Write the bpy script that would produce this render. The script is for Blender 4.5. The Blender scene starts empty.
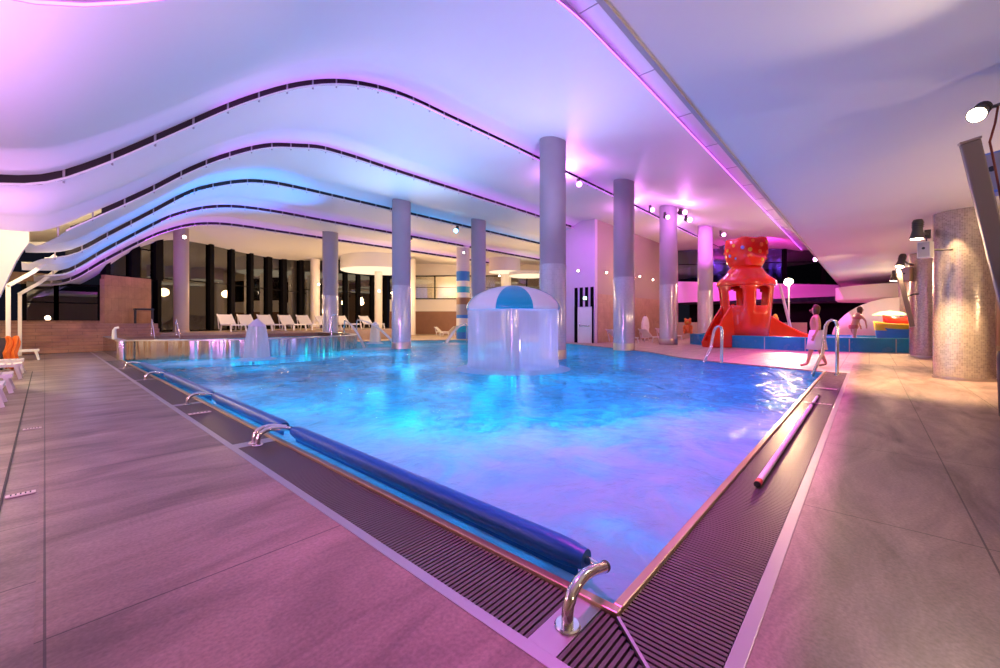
import bpy, bmesh, math, random
from math import sin, cos, pi, radians as R
from mathutils import Vector, Matrix
random.seed(7)
scene = bpy.context.scene
COL = scene.collection

# ------------------------------------------------------------------ materials
def new_mat(name):
    m = bpy.data.materials.new(name); m.use_nodes = True
    nt = m.node_tree; nt.nodes.clear()
    return m, nt, nt.nodes, nt.links

def mat(name, color, rough=0.5, metal=0.0, var=0.06, scale=3.0, bump=0.0, bscale=20.0, spec=0.5, coat=0.0):
    m, nt, N, L = new_mat(name)
    out = N.new('ShaderNodeOutputMaterial'); b = N.new('ShaderNodeBsdfPrincipled')
    L.new(b.outputs[0], out.inputs[0])
    tc = N.new('ShaderNodeTexCoord'); no = N.new('ShaderNodeTexNoise')
    no.inputs['Scale'].default_value = scale; no.inputs['Detail'].default_value = 4
    L.new(tc.outputs['Object'], no.inputs['Vector'])
    cr = N.new('ShaderNodeMapRange'); cr.inputs['To Min'].default_value = 1-var; cr.inputs['To Max'].default_value = 1+var
    L.new(no.outputs['Fac'], cr.inputs['Value'])
    mx = N.new('ShaderNodeVectorMath'); mx.operation = 'SCALE'
    mx.inputs[0].default_value = color[:3]; L.new(cr.outputs[0], mx.inputs['Scale'])
    L.new(mx.outputs[0], b.inputs['Base Color'])
    b.inputs['Roughness'].default_value = rough; b.inputs['Metallic'].default_value = metal
    b.inputs['Specular IOR Level'].default_value = spec; b.inputs['Coat Weight'].default_value = coat
    if bump > 0:
        n2 = N.new('ShaderNodeTexNoise'); n2.inputs['Scale'].default_value = bscale; n2.inputs['Detail'].default_value = 5
        L.new(tc.outputs['Object'], n2.inputs['Vector'])
        bp = N.new('ShaderNodeBump'); bp.inputs['Strength'].default_value = bump; bp.inputs['Distance'].default_value = 0.02
        L.new(n2.outputs['Fac'], bp.inputs['Height']); L.new(bp.outputs[0], b.inputs['Normal'])
    return m

def emit(name, color, strength):
    m, nt, N, L = new_mat(name)
    out = N.new('ShaderNodeOutputMaterial'); e = N.new('ShaderNodeEmission')
    e.inputs[0].default_value = (*color, 1); e.inputs[1].default_value = strength
    L.new(e.outputs[0], out.inputs[0]); return m

def tile_mat(name, c1, c2, grout, w, h, rough=0.35, mortar=0.006, offset=0.0, stain=0.35, use_uv=False, wave=True, shift=(0,0,0), bump=.3, rot=0):
    m, nt, N, L = new_mat(name)
    out = N.new('ShaderNodeOutputMaterial'); b = N.new('ShaderNodeBsdfPrincipled'); L.new(b.outputs[0], out.inputs[0])
    tc = N.new('ShaderNodeTexCoord'); mp = N.new('ShaderNodeMapping'); mp.inputs['Location'].default_value = shift
    mp.inputs['Rotation'].default_value = (0, 0, rot)
    L.new(tc.outputs['UV' if use_uv else 'Object'], mp.inputs[0])
    br = N.new('ShaderNodeTexBrick'); br.offset = offset; br.squash = 1.0
    br.inputs['Scale'].default_value = 1.0; br.inputs['Brick Width'].default_value = w; br.inputs['Row Height'].default_value = h
    br.inputs['Mortar Size'].default_value = mortar; br.inputs['Mortar Smooth'].default_value = 0.1
    br.inputs['Color1'].default_value = (*c1, 1); br.inputs['Color2'].default_value = (*c2, 1); br.inputs['Mortar'].default_value = (*grout, 1)
    L.new(mp.outputs[0], br.inputs['Vector'])
    # stone veins: stretched noise and fine grain
    mp2 = N.new('ShaderNodeMapping'); mp2.inputs['Scale'].default_value = (0.45, 1.5, 1) if wave else (1, 1, 1)
    L.new(tc.outputs['Object'], mp2.inputs[0])
    n1 = N.new('ShaderNodeTexNoise'); n1.inputs['Scale'].default_value = 1.6; n1.inputs['Detail'].default_value = 7; n1.inputs['Roughness'].default_value = .62; n1.inputs['Distortion'].default_value = .8
    L.new(mp2.outputs[0], n1.inputs['Vector'])
    n2 = N.new('ShaderNodeTexNoise'); n2.inputs['Scale'].default_value = 55; n2.inputs['Detail'].default_value = 4
    L.new(tc.outputs['Object'], n2.inputs['Vector'])
    r1 = N.new('ShaderNodeMapRange'); r1.inputs['From Min'].default_value = .3; r1.inputs['From Max'].default_value = .7
    r1.inputs['To Min'].default_value = 1-stain; r1.inputs['To Max'].default_value = 1+stain; L.new(n1.outputs['Fac'], r1.inputs['Value'])
    r2 = N.new('ShaderNodeMapRange'); r2.inputs['From Min'].default_value = .25; r2.inputs['From Max'].default_value = .75
    r2.inputs['To Min'].default_value = 1-stain*.5; r2.inputs['To Max'].default_value = 1+stain*.5; L.new(n2.outputs['Fac'], r2.inputs['Value'])
    mu = N.new('ShaderNodeMath'); mu.operation = 'MULTIPLY'; L.new(r1.outputs[0], mu.inputs[0]); L.new(r2.outputs[0], mu.inputs[1])
    sc = N.new('ShaderNodeVectorMath'); sc.operation = 'SCALE'; L.new(br.outputs['Color'], sc.inputs[0]); L.new(mu.outputs[0], sc.inputs['Scale'])
    L.new(sc.outputs[0], b.inputs['Base Color'])
    rr = N.new('ShaderNodeMapRange'); rr.inputs['To Min'].default_value = rough+.15; rr.inputs['To Max'].default_value = max(.05, rough-.15)
    L.new(n1.outputs['Fac'], rr.inputs['Value']); L.new(rr.outputs[0], b.inputs['Roughness'])
    ad = N.new('ShaderNodeMath'); ad.operation = 'MULTIPLY_ADD'; ad.inputs[1].default_value = -1.0
    L.new(br.outputs['Fac'], ad.inputs[0]); 
    m3 = N.new('ShaderNodeMath'); m3.operation = 'MULTIPLY'; m3.inputs[1].default_value = .25; L.new(n2.outputs['Fac'], m3.inputs[0]); L.new(m3.outputs[0], ad.inputs[2])
    bp = N.new('ShaderNodeBump'); bp.inputs['Strength'].default_value = bump; bp.inputs['Distance'].default_value = .004
    L.new(ad.outputs[0], bp.inputs['Height']); L.new(bp.outputs[0], b.inputs['Normal'])
    return m

def mosaic_mat(name, color, size, rough=.15, metal=.6, tilt=.16, grout=(.25, .22, .2), var=.5):
    """small wall tiles laid on the UVs, every tile tilted a little"""
    m, nt, N, L = new_mat(name)
    out = N.new('ShaderNodeOutputMaterial'); b = N.new('ShaderNodeBsdfPrincipled'); L.new(b.outputs[0], out.inputs[0])
    tc = N.new('ShaderNodeTexCoord')
    dv = N.new('ShaderNodeVectorMath'); dv.operation = 'SCALE'; dv.inputs['Scale'].default_value = 1/size; L.new(tc.outputs['UV'], dv.inputs[0])
    fl = N.new('ShaderNodeVectorMath'); fl.operation = 'FLOOR'; L.new(dv.outputs[0], fl.inputs[0])
    fr = N.new('ShaderNodeVectorMath'); fr.operation = 'FRACTION'; L.new(dv.outputs[0], fr.inputs[0])
    wn = N.new('ShaderNodeTexWhiteNoise'); wn.noise_dimensions = '2D'; L.new(fl.outputs[0], wn.inputs['Vector'])
    sp = N.new('ShaderNodeSeparateXYZ'); L.new(fr.outputs[0], sp.inputs[0])
    g1 = N.new('ShaderNodeMath'); g1.operation = 'GREATER_THAN'; g1.inputs[1].default_value = .08; L.new(sp.outputs[0], g1.inputs[0])
    g2 = N.new('ShaderNodeMath'); g2.operation = 'GREATER_THAN'; g2.inputs[1].default_value = .08; L.new(sp.outputs[1], g2.inputs[0])
    g = N.new('ShaderNodeMath'); g.operation = 'MULTIPLY'; L.new(g1.outputs[0], g.inputs[0]); L.new(g2.outputs[0], g.inputs[1])
    mr = N.new('ShaderNodeMapRange'); mr.inputs['To Min'].default_value = 1-var; mr.inputs['To Max'].default_value = 1+var*.3; L.new(wn.outputs['Value'], mr.inputs['Value'])
    sc = N.new('ShaderNodeVectorMath'); sc.operation = 'SCALE'; sc.inputs[0].default_value = color; L.new(mr.outputs[0], sc.inputs['Scale'])
    mx = N.new('ShaderNodeMix'); mx.data_type = 'RGBA'; mx.inputs[6].default_value = (*grout, 1)
    L.new(g.outputs[0], mx.inputs[0]); L.new(sc.outputs[0], mx.inputs[7]); L.new(mx.outputs[2], b.inputs['Base Color'])
    mm = N.new('ShaderNodeMath'); mm.operation = 'MULTIPLY'; mm.inputs[1].default_value = metal; L.new(g.outputs[0], mm.inputs[0]); L.new(mm.outputs[0], b.inputs['Metallic'])
    b.inputs['Roughness'].default_value = rough
    sb = N.new('ShaderNodeVectorMath'); sb.operation = 'SUBTRACT'; sb.inputs[1].default_value = (.5, .5, .5); L.new(wn.outputs['Color'], sb.inputs[0])
    s2 = N.new('ShaderNodeVectorMath'); s2.operation = 'SCALE'; s2.inputs['Scale'].default_value = tilt; L.new(sb.outputs[0], s2.inputs[0])
    ge = N.new('ShaderNodeNewGeometry'); av = N.new('ShaderNodeVectorMath'); av.operation = 'ADD'; L.new(ge.outputs['Normal'], av.inputs[0]); L.new(s2.outputs[0], av.inputs[1])
    nn = N.new('ShaderNodeVectorMath'); nn.operation = 'NORMALIZE'; L.new(av.outputs[0], nn.inputs[0]); L.new(nn.outputs[0], b.inputs['Normal'])
    return m

def water_mat(name, foam_spots, depth_col=(.28, .80, .93), base_foam=0.0, wave=1.0):
    """clear tinted water with a rippled glossy face; milky aerated patches around the jets"""
    m, nt, N, L = new_mat(name)
    out = N.new('ShaderNodeOutputMaterial')
    tc = N.new('ShaderNodeTexCoord')
    tr = N.new('ShaderNodeBsdfTransparent'); tr.inputs[0].default_value = (*depth_col, 1)
    gl = N.new('ShaderNodeBsdfGlossy'); gl.inputs['Roughness'].default_value = .12
    fo = N.new('ShaderNodeBsdfDiffuse'); fo.inputs[0].default_value = (.34, .43, .64, 1)
    tl = N.new('ShaderNodeBsdfTranslucent'); tl.inputs[0].default_value = (.50, .80, .97, 1)
    # ripples
    n1 = N.new('ShaderNodeTexNoise'); n1.inputs['Scale'].default_value = 1.7; n1.inputs['Detail'].default_value = 6; n1.inputs['Roughness'].default_value = .6; n1.inputs['Distortion'].default_value = .8
    L.new(tc.outputs['Object'], n1.inputs['Vector'])
    n2 = N.new('ShaderNodeTexNoise'); n2.inputs['Scale'].default_value = 6.5; n2.inputs['Detail'].default_value = 3; n2.inputs['Distortion'].default_value = .5
    L.new(tc.outputs['Object'], n2.inputs['Vector'])
    ad = N.new('ShaderNodeMath'); ad.operation = 'MULTIPLY_ADD'; ad.inputs[1].default_value = .3; L.new(n2.outputs['Fac'], ad.inputs[0]); L.new(n1.outputs['Fac'], ad.inputs[2])
    bp = N.new('ShaderNodeBump'); bp.inputs['Strength'].default_value = 1.0; bp.inputs['Distance'].default_value = .07*wave
    L.new(ad.outputs[0], bp.inputs['Height']); L.new(bp.outputs[0], gl.inputs['Normal'])
    fr = N.new('ShaderNodeFresnel'); fr.inputs['IOR'].default_value = 1.33; L.new(bp.outputs[0], fr.inputs['Normal'])
    fm = N.new('ShaderNodeMath'); fm.operation = 'MULTIPLY_ADD'; fm.inputs[1].default_value = .42; fm.inputs[2].default_value = .01; fm.use_clamp = True
    L.new(fr.outputs[0], fm.inputs[0])
    # foam mask: sum of soft discs around the jets, broken up by noise
    total = None
    for (x, y, rx, ry, w) in foam_spots:
        mp = N.new('ShaderNodeMapping'); mp.vector_type = 'POINT'
        mp.inputs['Scale'].default_value = (1/rx, 1/ry, 0); mp.inputs['Location'].default_value = (-x/rx, -y/ry, 0)
        L.new(tc.outputs['Object'], mp.inputs[0])
        ln = N.new('ShaderNodeVectorMath'); ln.operation = 'LENGTH'; L.new(mp.outputs[0], ln.inputs[0])
        mr = N.new('ShaderNodeMapRange'); mr.interpolation_type = 'SMOOTHSTEP'; mr.inputs['From Min'].default_value = 1.0; mr.inputs['From Max'].default_value = 0.25
        mr.inputs['To Min'].default_value = 0; mr.inputs['To Max'].default_value = w; L.new(ln.outputs[1], mr.inputs['Value'])
        if total is None: total = mr.outputs[0]
        else:
            a = N.new('ShaderNodeMath'); a.operation = 'MAXIMUM'; L.new(total, a.inputs[0]); L.new(mr.outputs[0], a.inputs[1]); total = a.outputs[0]
    n3 = N.new('ShaderNodeTexNoise'); n3.inputs['Scale'].default_value = 1.3; n3.inputs['Detail'].default_value = 7; n3.inputs['Roughness'].default_value = .68; n3.inputs['Distortion'].default_value = 1.0
    L.new(tc.outputs['Object'], n3.inputs['Vector'])
    nr = N.new('ShaderNodeMapRange'); nr.inputs['From Min'].default_value = .35; nr.inputs['From Max'].default_value = .65; nr.inputs['To Min'].default_value = -.42; nr.inputs['To Max'].default_value = .12
    L.new(n3.outputs['Fac'], nr.inputs['Value'])
    a2 = N.new('ShaderNodeMath'); a2.operation = 'ADD'; a2.use_clamp = True; L.new(nr.outputs[0], a2.inputs[1])
    if total is not None: L.new(total, a2.inputs[0])
    else: a2.inputs[0].default_value = base_foam
    mxf = N.new('ShaderNodeMixShader'); mxf.inputs[0].default_value = .42; L.new(fo.outputs[0], mxf.inputs[1]); L.new(tl.outputs[0], mxf.inputs[2])
    tb = N.new('ShaderNodeBsdfTranslucent'); tb.inputs[0].default_value = (.12, .72, 1, 1)       # fine bubbles all through the water
    n4 = N.new('ShaderNodeTexNoise'); n4.inputs['Scale'].default_value = 2.2; n4.inputs['Detail'].default_value = 8; n4.inputs['Roughness'].default_value = .7; n4.inputs['Distortion'].default_value = 1.4
    L.new(tc.outputs['Object'], n4.inputs['Vector'])
    r4 = N.new('ShaderNodeMapRange'); r4.inputs['From Min'].default_value = .36; r4.inputs['From Max'].default_value = .66; r4.inputs['To Min'].default_value = .15; r4.inputs['To Max'].default_value = .85
    L.new(n4.outputs['Fac'], r4.inputs['Value'])
    mb = N.new('ShaderNodeMixShader'); L.new(r4.outputs[0], mb.inputs[0]); L.new(tr.outputs[0], mb.inputs[1]); L.new(tb.outputs[0], mb.inputs[2])
    m1 = N.new('ShaderNodeMixShader'); L.new(a2.outputs[0], m1.inputs[0]); L.new(mb.outputs[0], m1.inputs[1]); L.new(mxf.outputs[0], m1.inputs[2])
    m2 = N.new('ShaderNodeMixShader'); L.new(fm.outputs[0], m2.inputs[0]); L.new(m1.outputs[0], m2.inputs[1]); L.new(gl.outputs[0], m2.inputs[2])
    L.new(m2.outputs[0], out.inputs[0]); return m

def falling_water_mat(name, density=.6, streak=30):
    m, nt, N, L = new_mat(name)
    out = N.new('ShaderNodeOutputMaterial'); tc = N.new('ShaderNodeTexCoord')
    mp = N.new('ShaderNodeMapping'); mp.inputs['Scale'].default_value = (1, 1, .04); L.new(tc.outputs['Object'], mp.inputs[0])
    n = N.new('ShaderNodeTexNoise'); n.inputs['Scale'].default_value = streak; n.inputs['Detail'].default_value = 3; L.new(mp.outputs[0], n.inputs['Vector'])
    mr = N.new('ShaderNodeMapRange'); mr.inputs['From Min'].default_value = .3; mr.inputs['From Max'].default_value = .7
    mr.inputs['To Min'].default_value = density-.025; mr.inputs['To Max'].default_value = density+.025; L.new(n.outputs['Fac'], mr.inputs['Value'])
    tr = N.new('ShaderNodeBsdfTransparent'); d = N.new('ShaderNodeBsdfDiffuse'); d.inputs[0].default_value = (.9, .92, .97, 1)
    t = N.new('ShaderNodeBsdfTranslucent'); t.inputs[0].default_value = (.9, .93, .98, 1)
    a = N.new('ShaderNodeMixShader'); a.inputs[0].default_value = .5; L.new(d.outputs[0], a.inputs[1]); L.new(t.outputs[0], a.inputs[2])
    b = N.new('ShaderNodeMixShader'); L.new(mr.outputs[0], b.inputs[0]); L.new(tr.outputs[0], b.inputs[1]); L.new(a.outputs[0], b.inputs[2])
    L.new(b.outputs[0], out.inputs[0]); return m

def glass_mat(name, tint=(.25, .27, .3)):
    m, nt, N, L = new_mat(name)
    out = N.new('ShaderNodeOutputMaterial'); tr = N.new('ShaderNodeBsdfTransparent'); tr.inputs[0].default_value = (*tint, 1)
    g = N.new('ShaderNodeBsdfGlossy'); g.inputs['Roughness'].default_value = .01
    f = N.new('ShaderNodeFresnel'); f.inputs['IOR'].default_value = 2.3
    mx = N.new('ShaderNodeMixShader'); L.new(f.outputs[0], mx.inputs[0]); L.new(tr.outputs[0], mx.inputs[1]); L.new(g.outputs[0], mx.inputs[2])
    L.new(mx.outputs[0], out.inputs[0]); return m

M = dict(
 plaster=mat('white_plaster', (.78, .77, .78), .55, var=.02, scale=.4),
 plaster_r=mat('matt_plaster', (.74, .72, .72), .6, var=.02, scale=.4),
 cream=mat('cream_plaster', (.85, .80, .72), .5, var=.02),
 lip=mat('grey_trim', (.42, .38, .40), .5),
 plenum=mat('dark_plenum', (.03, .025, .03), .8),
 black=mat('black_metal', (.02, .02, .022), .45),
 fixture=mat('dark_grey_metal', (.07, .065, .065), .4, .3),
 tube=mat('grey_brown_painted_metal', (.20, .17, .16), .45, .2),
 steel=mat('stainless_steel', (.72, .70, .68), .16, 1.0, var=.05, scale=2),
 steel_r=mat('brushed_steel', (.62, .58, .56), .32, 1.0, var=.12, scale=1.5, bump=.15, bscale=6),
 lipsteel=mat('bronze_tinted_steel', (.62, .46, .28), .3, .9),
 strip=mat('satin_steel_strip', (.46, .41, .44), .36, .8),
 grate=mat('plastic_grating', (.10, .075, .075), .33, var=.1),
 channel=mat('dark_channel', (.025, .022, .025), .6),
 bluevinyl=mat('blue_vinyl', (.0, .10, .36), .38, var=.1, scale=8, bump=.25, bscale=14, spec=.4),
 blackrub=mat('black_rubber', (.012, .012, .012), .6),
 red=mat('red_fibreglass', (.74, .03, .008), .14, var=.06, coat=.6),
 redcap=mat('red_plastic', (.5, .02, .02), .4),
 orange=mat('orange_plastic', (.85, .22, .03), .35),
 yellow=mat('yellow_plastic', (.85, .55, .03), .35),
 spotblue=mat('pale_blue_paint', (.20, .32, .75), .3),
 teal=mat('mint_plastic', (.25, .62, .45), .4),
 toyblue=mat('blue_plastic', (.03, .20, .62), .4),
 whitepl=mat('white_plastic', (.78, .76, .74), .4),
 dome=mat('white_fibreglass', (.82, .80, .84), .3, var=.02),
 domeblue=mat('sky_blue_paint', (.0, .36, .55), .3, var=.03),
 brick=tile_mat('terracotta_step_tiles', (.42, .20, .13), (.37, .175, .115), (.17, .10, .075), .9, .14, .5, .006, .5, .2, use_uv=True, wave=False),
 wood=tile_mat('wood_cladding', (.40, .19, .11), (.36, .165, .095), (.20, .10, .065), .3, .6, .45, .004, .5, .2, use_uv=True, wave=False),
 terrace=tile_mat('terrace_tiles', (.42, .30, .22), (.39, .27, .20), (.22, .16, .12), .6, .6, .4, .006, 0, .15),
 floorL=tile_mat('left_deck_stone', (.25, .17, .14), (.235, .16, .13), (.07, .045, .04), 1.3, 2.6, .40, .005, 0, .50, shift=(0, 0.1, 0)),
 floorR=tile_mat('right_deck_stone', (.25, .175, .155), (.235, .165, .145), (.07, .045, .04), 2.0, .9, .40, .005, 0, .50, shift=(.4, .5, 0)),
 floorB=tile_mat('far_deck_tiles', (.46, .35, .27), (.43, .33, .25), (.18, .14, .11), .6, .6, .5, .008, 0, .18),
 basin=tile_mat('pool_basin_tiles', (.16, .62, .78), (.13, .57, .74), (.10, .42, .55), .25, .25, .3, .006, 0, .1, wave=False),
 kidsblue=tile_mat('blue_wall_tiles', (.012, .30, .62), (.014, .33, .66), (.55, .62, .66), 1.55, 2.0, .25, .018, 0, .12, use_uv=True, wave=False),
 tan=mat('tan_render', (.50, .37, .28), .6, var=.05),
 tanwall=tile_mat('tan_wall_panels', (.46, .30, .20), (.43, .28, .185), (.3, .2, .14), 1.2, .6, .45, .004, 0, .15, use_uv=True, wave=False),
 grey=mat('grey_render', (.42, .38, .38), .6, var=.03),
 tangrey=mat('tan_grey_render', (.40, .31, .27), .6, var=.03),
 purplew=mat('pale_render', (.62, .52, .64), .6, var=.03),
 brownwall=mat('brown_cladding', (.28, .13, .07), .5, var=.12),
 colplaster=mat('column_plaster', (.35, .325, .36), .6, var=.03),
 coltile=mosaic_mat('column_mosaic', (.68, .66, .69), .06, .12, .3, .05, (.55, .53, .55), .08),
 mirror=mosaic_mat('mirror_mosaic', (.62, .54, .46), .036, .25, .6, .07, (.34, .29, .25), .28),
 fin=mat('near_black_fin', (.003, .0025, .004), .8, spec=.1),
 glass=glass_mat('night_glass'), clearglass=glass_mat('room_glass', (.75, .75, .72)),
 darkout=mat('night_ground', (.02, .022, .025), .8),
 skin=mat('skin', (.62, .34, .22), .5, var=.04),
 hair=mat('brown_hair', (.10, .045, .02), .5),
 bikini=mat('coral_fabric', (.62, .18, .14), .7),
 towel=mat('white_towelling', (.82, .80, .78), .9, bump=.4, bscale=60),
 orangetowel=mat('orange_towelling', (.85, .20, .03), .9, bump=.4, bscale=60),
 cable=mat('red_brown_cable', (.25, .05, .03), .5),
 hose=mat('pale_lilac_hose', (.72, .60, .75), .4),
 curtain=mat('violet_curtain', (.30, .20, .42), .8),
 leaf=mat('leaf', (.06, .13, .03), .6, var=.3),
 plate=mat('cream_enamel', (.75, .66, .58), .4, var=.2, scale=30),
 greenlamp=emit('exit_lamp_face', (.55, 1, .8), 6),
 lampface=emit('warm_lamp_face', (1, .80, .52), 30),
 lampface_s=emit('warm_wall_lamp_face', (1, .82, .60), 18),
 lampstar=emit('flood_lamp_face', (1, .78, .50), 500),
 lamppurple=emit('magenta_lamp_face', (.9, .25, 1), 26),
 lampblue=emit('blue_lamp_face', (.10, .55, 1), 26),
 led_p=emit('magenta_led', (.62, .10, 1.0), 9),
 led_b=emit('blue_led', (.02, .38, 1.0), 9),
 discglow=emit('luminous_soffit', (1, .80, .55), 1.5),
 fall=falling_water_mat('falling_water', .42, 12),
 jet=falling_water_mat('white_water_jet', .5, 14),
 foamring=falling_water_mat('foam', .45, 8),
)

def streaked_steel():
    m = mat('polished_steel_wall', (.62, .58, .55), .16, 1.0); nt = m.node_tree; N = nt.nodes; L = nt.links
    b = [n for n in N if n.type == 'BSDF_PRINCIPLED'][0]; tc = N.new('ShaderNodeTexCoord')
    mp = N.new('ShaderNodeMapping'); mp.inputs['Scale'].default_value = (1, 1, .05); L.new(tc.outputs['Object'], mp.inputs[0])
    n = N.new('ShaderNodeTexNoise'); n.inputs['Scale'].default_value = 1.9; n.inputs['Detail'].default_value = 2; L.new(mp.outputs[0], n.inputs['Vector'])
    bp = N.new('ShaderNodeBump'); bp.inputs['Strength'].default_value = 1; bp.inputs['Distance'].default_value = .28
    L.new(n.outputs['Fac'], bp.inputs['Height']); L.new(bp.outputs[0], b.inputs['Normal']); return m
M['basinsteel'] = streaked_steel()
# ------------------------------------------------------------------ mesh helpers
class MB:
    def __init__(s): s.v = []; s.f = []; s.uv = {}
    def add(s, vs, fs):
        o = len(s.v); s.v += [tuple(v) for v in vs]; s.f += [tuple(i+o for i in f) for f in fs]; return s
    def box(s, c, d, rz=0, mat4=None):
        x, y, z = d[0]/2, d[1]/2, d[2]/2
        vs = [Vector((a, b, e)) for e in (-z, z) for a, b in ((-x, -y), (x, -y), (x, y), (-x, y))]
        m = Matrix.Translation(c) @ (mat4 or Matrix.Rotation(rz, 4, 'Z'))
        return s.add([m @ v for v in vs], [(3, 2, 1, 0), (4, 5, 6, 7), (0, 1, 5, 4), (1, 2, 6, 5), (2, 3, 7, 6), (3, 0, 4, 7)])
    def bx(s, x0, x1, y0, y1, z0, z1):
        return s.box(((x0+x1)/2, (y0+y1)/2, (z0+z1)/2), (abs(x1-x0), abs(y1-y0), abs(z1-z0)))
    def bar(s, a, b, w, h, up=(0, 0, 1)):
        a, b = Vector(a), Vector(b); d = (b-a); l = d.length; d.normalize(); upv = Vector(up)
        if abs(d.dot(upv)) > .95: upv = Vector((1, 0, 0))
        sx = d.cross(upv).normalized(); sz = sx.cross(d)
        m = Matrix((sx, d, sz)).transposed().to_4x4()
        return s.box((a+b)/2, (w, l, h), mat4=m)
    def tube(s, pts, r, seg=10, cap=True):
        pts = [Vector(p) for p in pts]; n = len(pts); rs = r if isinstance(r, (list, tuple)) else [r]*n
        vs = []; prev = None
        for i, p in enumerate(pts):
            t = (pts[min(i+1, n-1)]-pts[max(i-1, 0)]).normalized()
            if prev is None:
                u = t.cross(Vector((0, 0, 1)) if abs(t.z) < .9 else Vector((1, 0, 0))).normalized()
            else:
                u = (prev - t*prev.dot(t)).normalized()
            prev = u; w = t.cross(u)
            for k in range(seg):
                a = 2*pi*k/seg; vs.append(p+(u*cos(a)+w*sin(a))*rs[i])
        fs = [(i*seg+k, i*seg+(k+1) % seg, (i+1)*seg+(k+1) % seg, (i+1)*seg+k) for i in range(n-1) for k in range(seg)]
        if cap: fs += [tuple(range(seg))[::-1], tuple((n-1)*seg+k for k in range(seg))]
        return s.add(vs, fs)
    def lathe(s, prof, c=(0, 0, 0), seg=32, a0=0, a1=2*pi, capb=False, capt=False, skip=None):
        full = abs(a1-a0-2*pi) < 1e-6; cols = seg if full else seg+1; o = len(s.v)
        for (r, z) in prof:
            for k in range(cols):
                a = a0+(a1-a0)*k/seg; s.v.append((c[0]+r*cos(a), c[1]+r*sin(a), c[2]+z))
        for i in range(len(prof)-1):
            for k in range(seg):
                if skip and skip(i, k): continue
                k2 = (k+1) % cols
                f = (o+i*cols+k, o+i*cols+k2, o+(i+1)*cols+k2, o+(i+1)*cols+k)
                rr = max(prof[i][0], prof[i+1][0])
                s.uv[len(s.f)] = [(rr*(a0+(a1-a0)*k/seg), prof[i][1]), (rr*(a0+(a1-a0)*(k+1)/seg), prof[i][1]), (rr*(a0+(a1-a0)*(k+1)/seg), prof[i+1][1]), (rr*(a0+(a1-a0)*k/seg), prof[i+1][1])]
                s.f.append(f)
        if capb: s.f.append(tuple(o+k for k in range(cols))[::-1])
        if capt: s.f.append(tuple(o+(len(prof)-1)*cols+k for k in range(cols)))
        return s
    def grid(s, rows):
        o = len(s.v); n = len(rows[0])
        for r in rows: s.v += [tuple(p) for p in r]
        for i in range(len(rows)-1):
            for k in range(n-1): s.f.append((o+i*n+k, o+i*n+k+1, o+(i+1)*n+k+1, o+(i+1)*n+k))
        return s
    def prism(s, poly, z0, z1):
        n = len(poly); vs = [(x, y, z0) for x, y in poly]+[(x, y, z1) for x, y in poly]
        return s.add(vs, [tuple(range(n))[::-1], tuple(range(n, 2*n))]+[(i, (i+1) % n, n+(i+1) % n, n+i) for i in range(n)])
    def wall(s, path, z0, z1, t=.1):
        """vertical wall along a path, with UVs in metres"""
        L = 0
        for (a, b) in zip(path, path[1:]):
            a, b = Vector((*a, 0)), Vector((*b, 0)); d = b-a; l = d.length; n = Vector((-d.y, d.x, 0)).normalized()*t
            o = len(s.v)
            for p in (a, b, b+n, a+n): s.v.append((p.x, p.y, z0))
            for p in (a, b, b+n, a+n): s.v.append((p.x, p.y, z1))
            for f in ((0, 1, 5, 4), (1, 2, 6, 5), (2, 3, 7, 6), (3, 0, 4, 7), (4, 5, 6, 7), (3, 2, 1, 0)):
                if f in ((0, 1, 5, 4), (2, 3, 7, 6)):
                    s.uv[len(s.f)] = [(L, z0), (L+l, z0), (L+l, z1), (L, z1)]
                s.f.append(tuple(o+i for i in f))
            L += l
        return s
    def build(s, name, m, parent=None, smooth=False, bevel=0, subsurf=0, solid=0, at=None):
        me = bpy.data.meshes.new(name); me.from_pydata(s.v, [], s.f)
        if s.uv:
            ul = me.uv_layers.new(name='UVMap')
            for fi, uvs in s.uv.items():
                for li, uv in zip(me.polygons[fi].loop_indices, uvs): ul.data[li].uv = uv
        me.materials.append(m)
        if smooth:
            for p in me.polygons: p.use_smooth = True
        o = bpy.data.objects.new(name, me); COL.objects.link(o)
        if parent: o.parent = parent
        if at: o.location = at
        if solid: md = o.modifiers.new('solid', 'SOLIDIFY'); md.thickness = solid; md.offset = 0
        if bevel:
            md = o.modifiers.new('bevel', 'BEVEL'); md.width = bevel; md.segments = 2; md.limit_method = 'ANGLE'
        if subsurf: md = o.modifiers.new('sub', 'SUBSURF'); md.levels = md.render_levels = subsurf
        if smooth:
            me.set_sharp_from_angle(angle=R(40))
        return o

def tag(o, label, cat, group=None):
    o['label'] = label; o['category'] = cat
    if group: o['group'] = group
    return o
def thing(name, label, cat, loc=(0, 0, 0), rz=0, group=None):
    o = bpy.data.objects.new(name, None); COL.objects.link(o); o.location = loc; o.rotation_euler = (0, 0, rz)
    o.empty_display_size = .1
    return tag(o, label, cat, group)
def struct(o): o['kind'] = 'structure'; return o
def dup(root, loc, rz=None, label=None, group=None, sc=1):
    r = root.copy(); COL.objects.link(r); r.location = loc
    if rz is not None: r.rotation_euler = (0, 0, rz)
    if label: r['label'] = label
    if group: r['group'] = group
    r.scale = (sc, sc, sc)
    for ch in list(root.children):
        c = ch.copy(); COL.objects.link(c); c.parent = r
        for g in list(ch.children):
            d = g.copy(); COL.objects.link(d); d.parent = c
    return r

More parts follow.
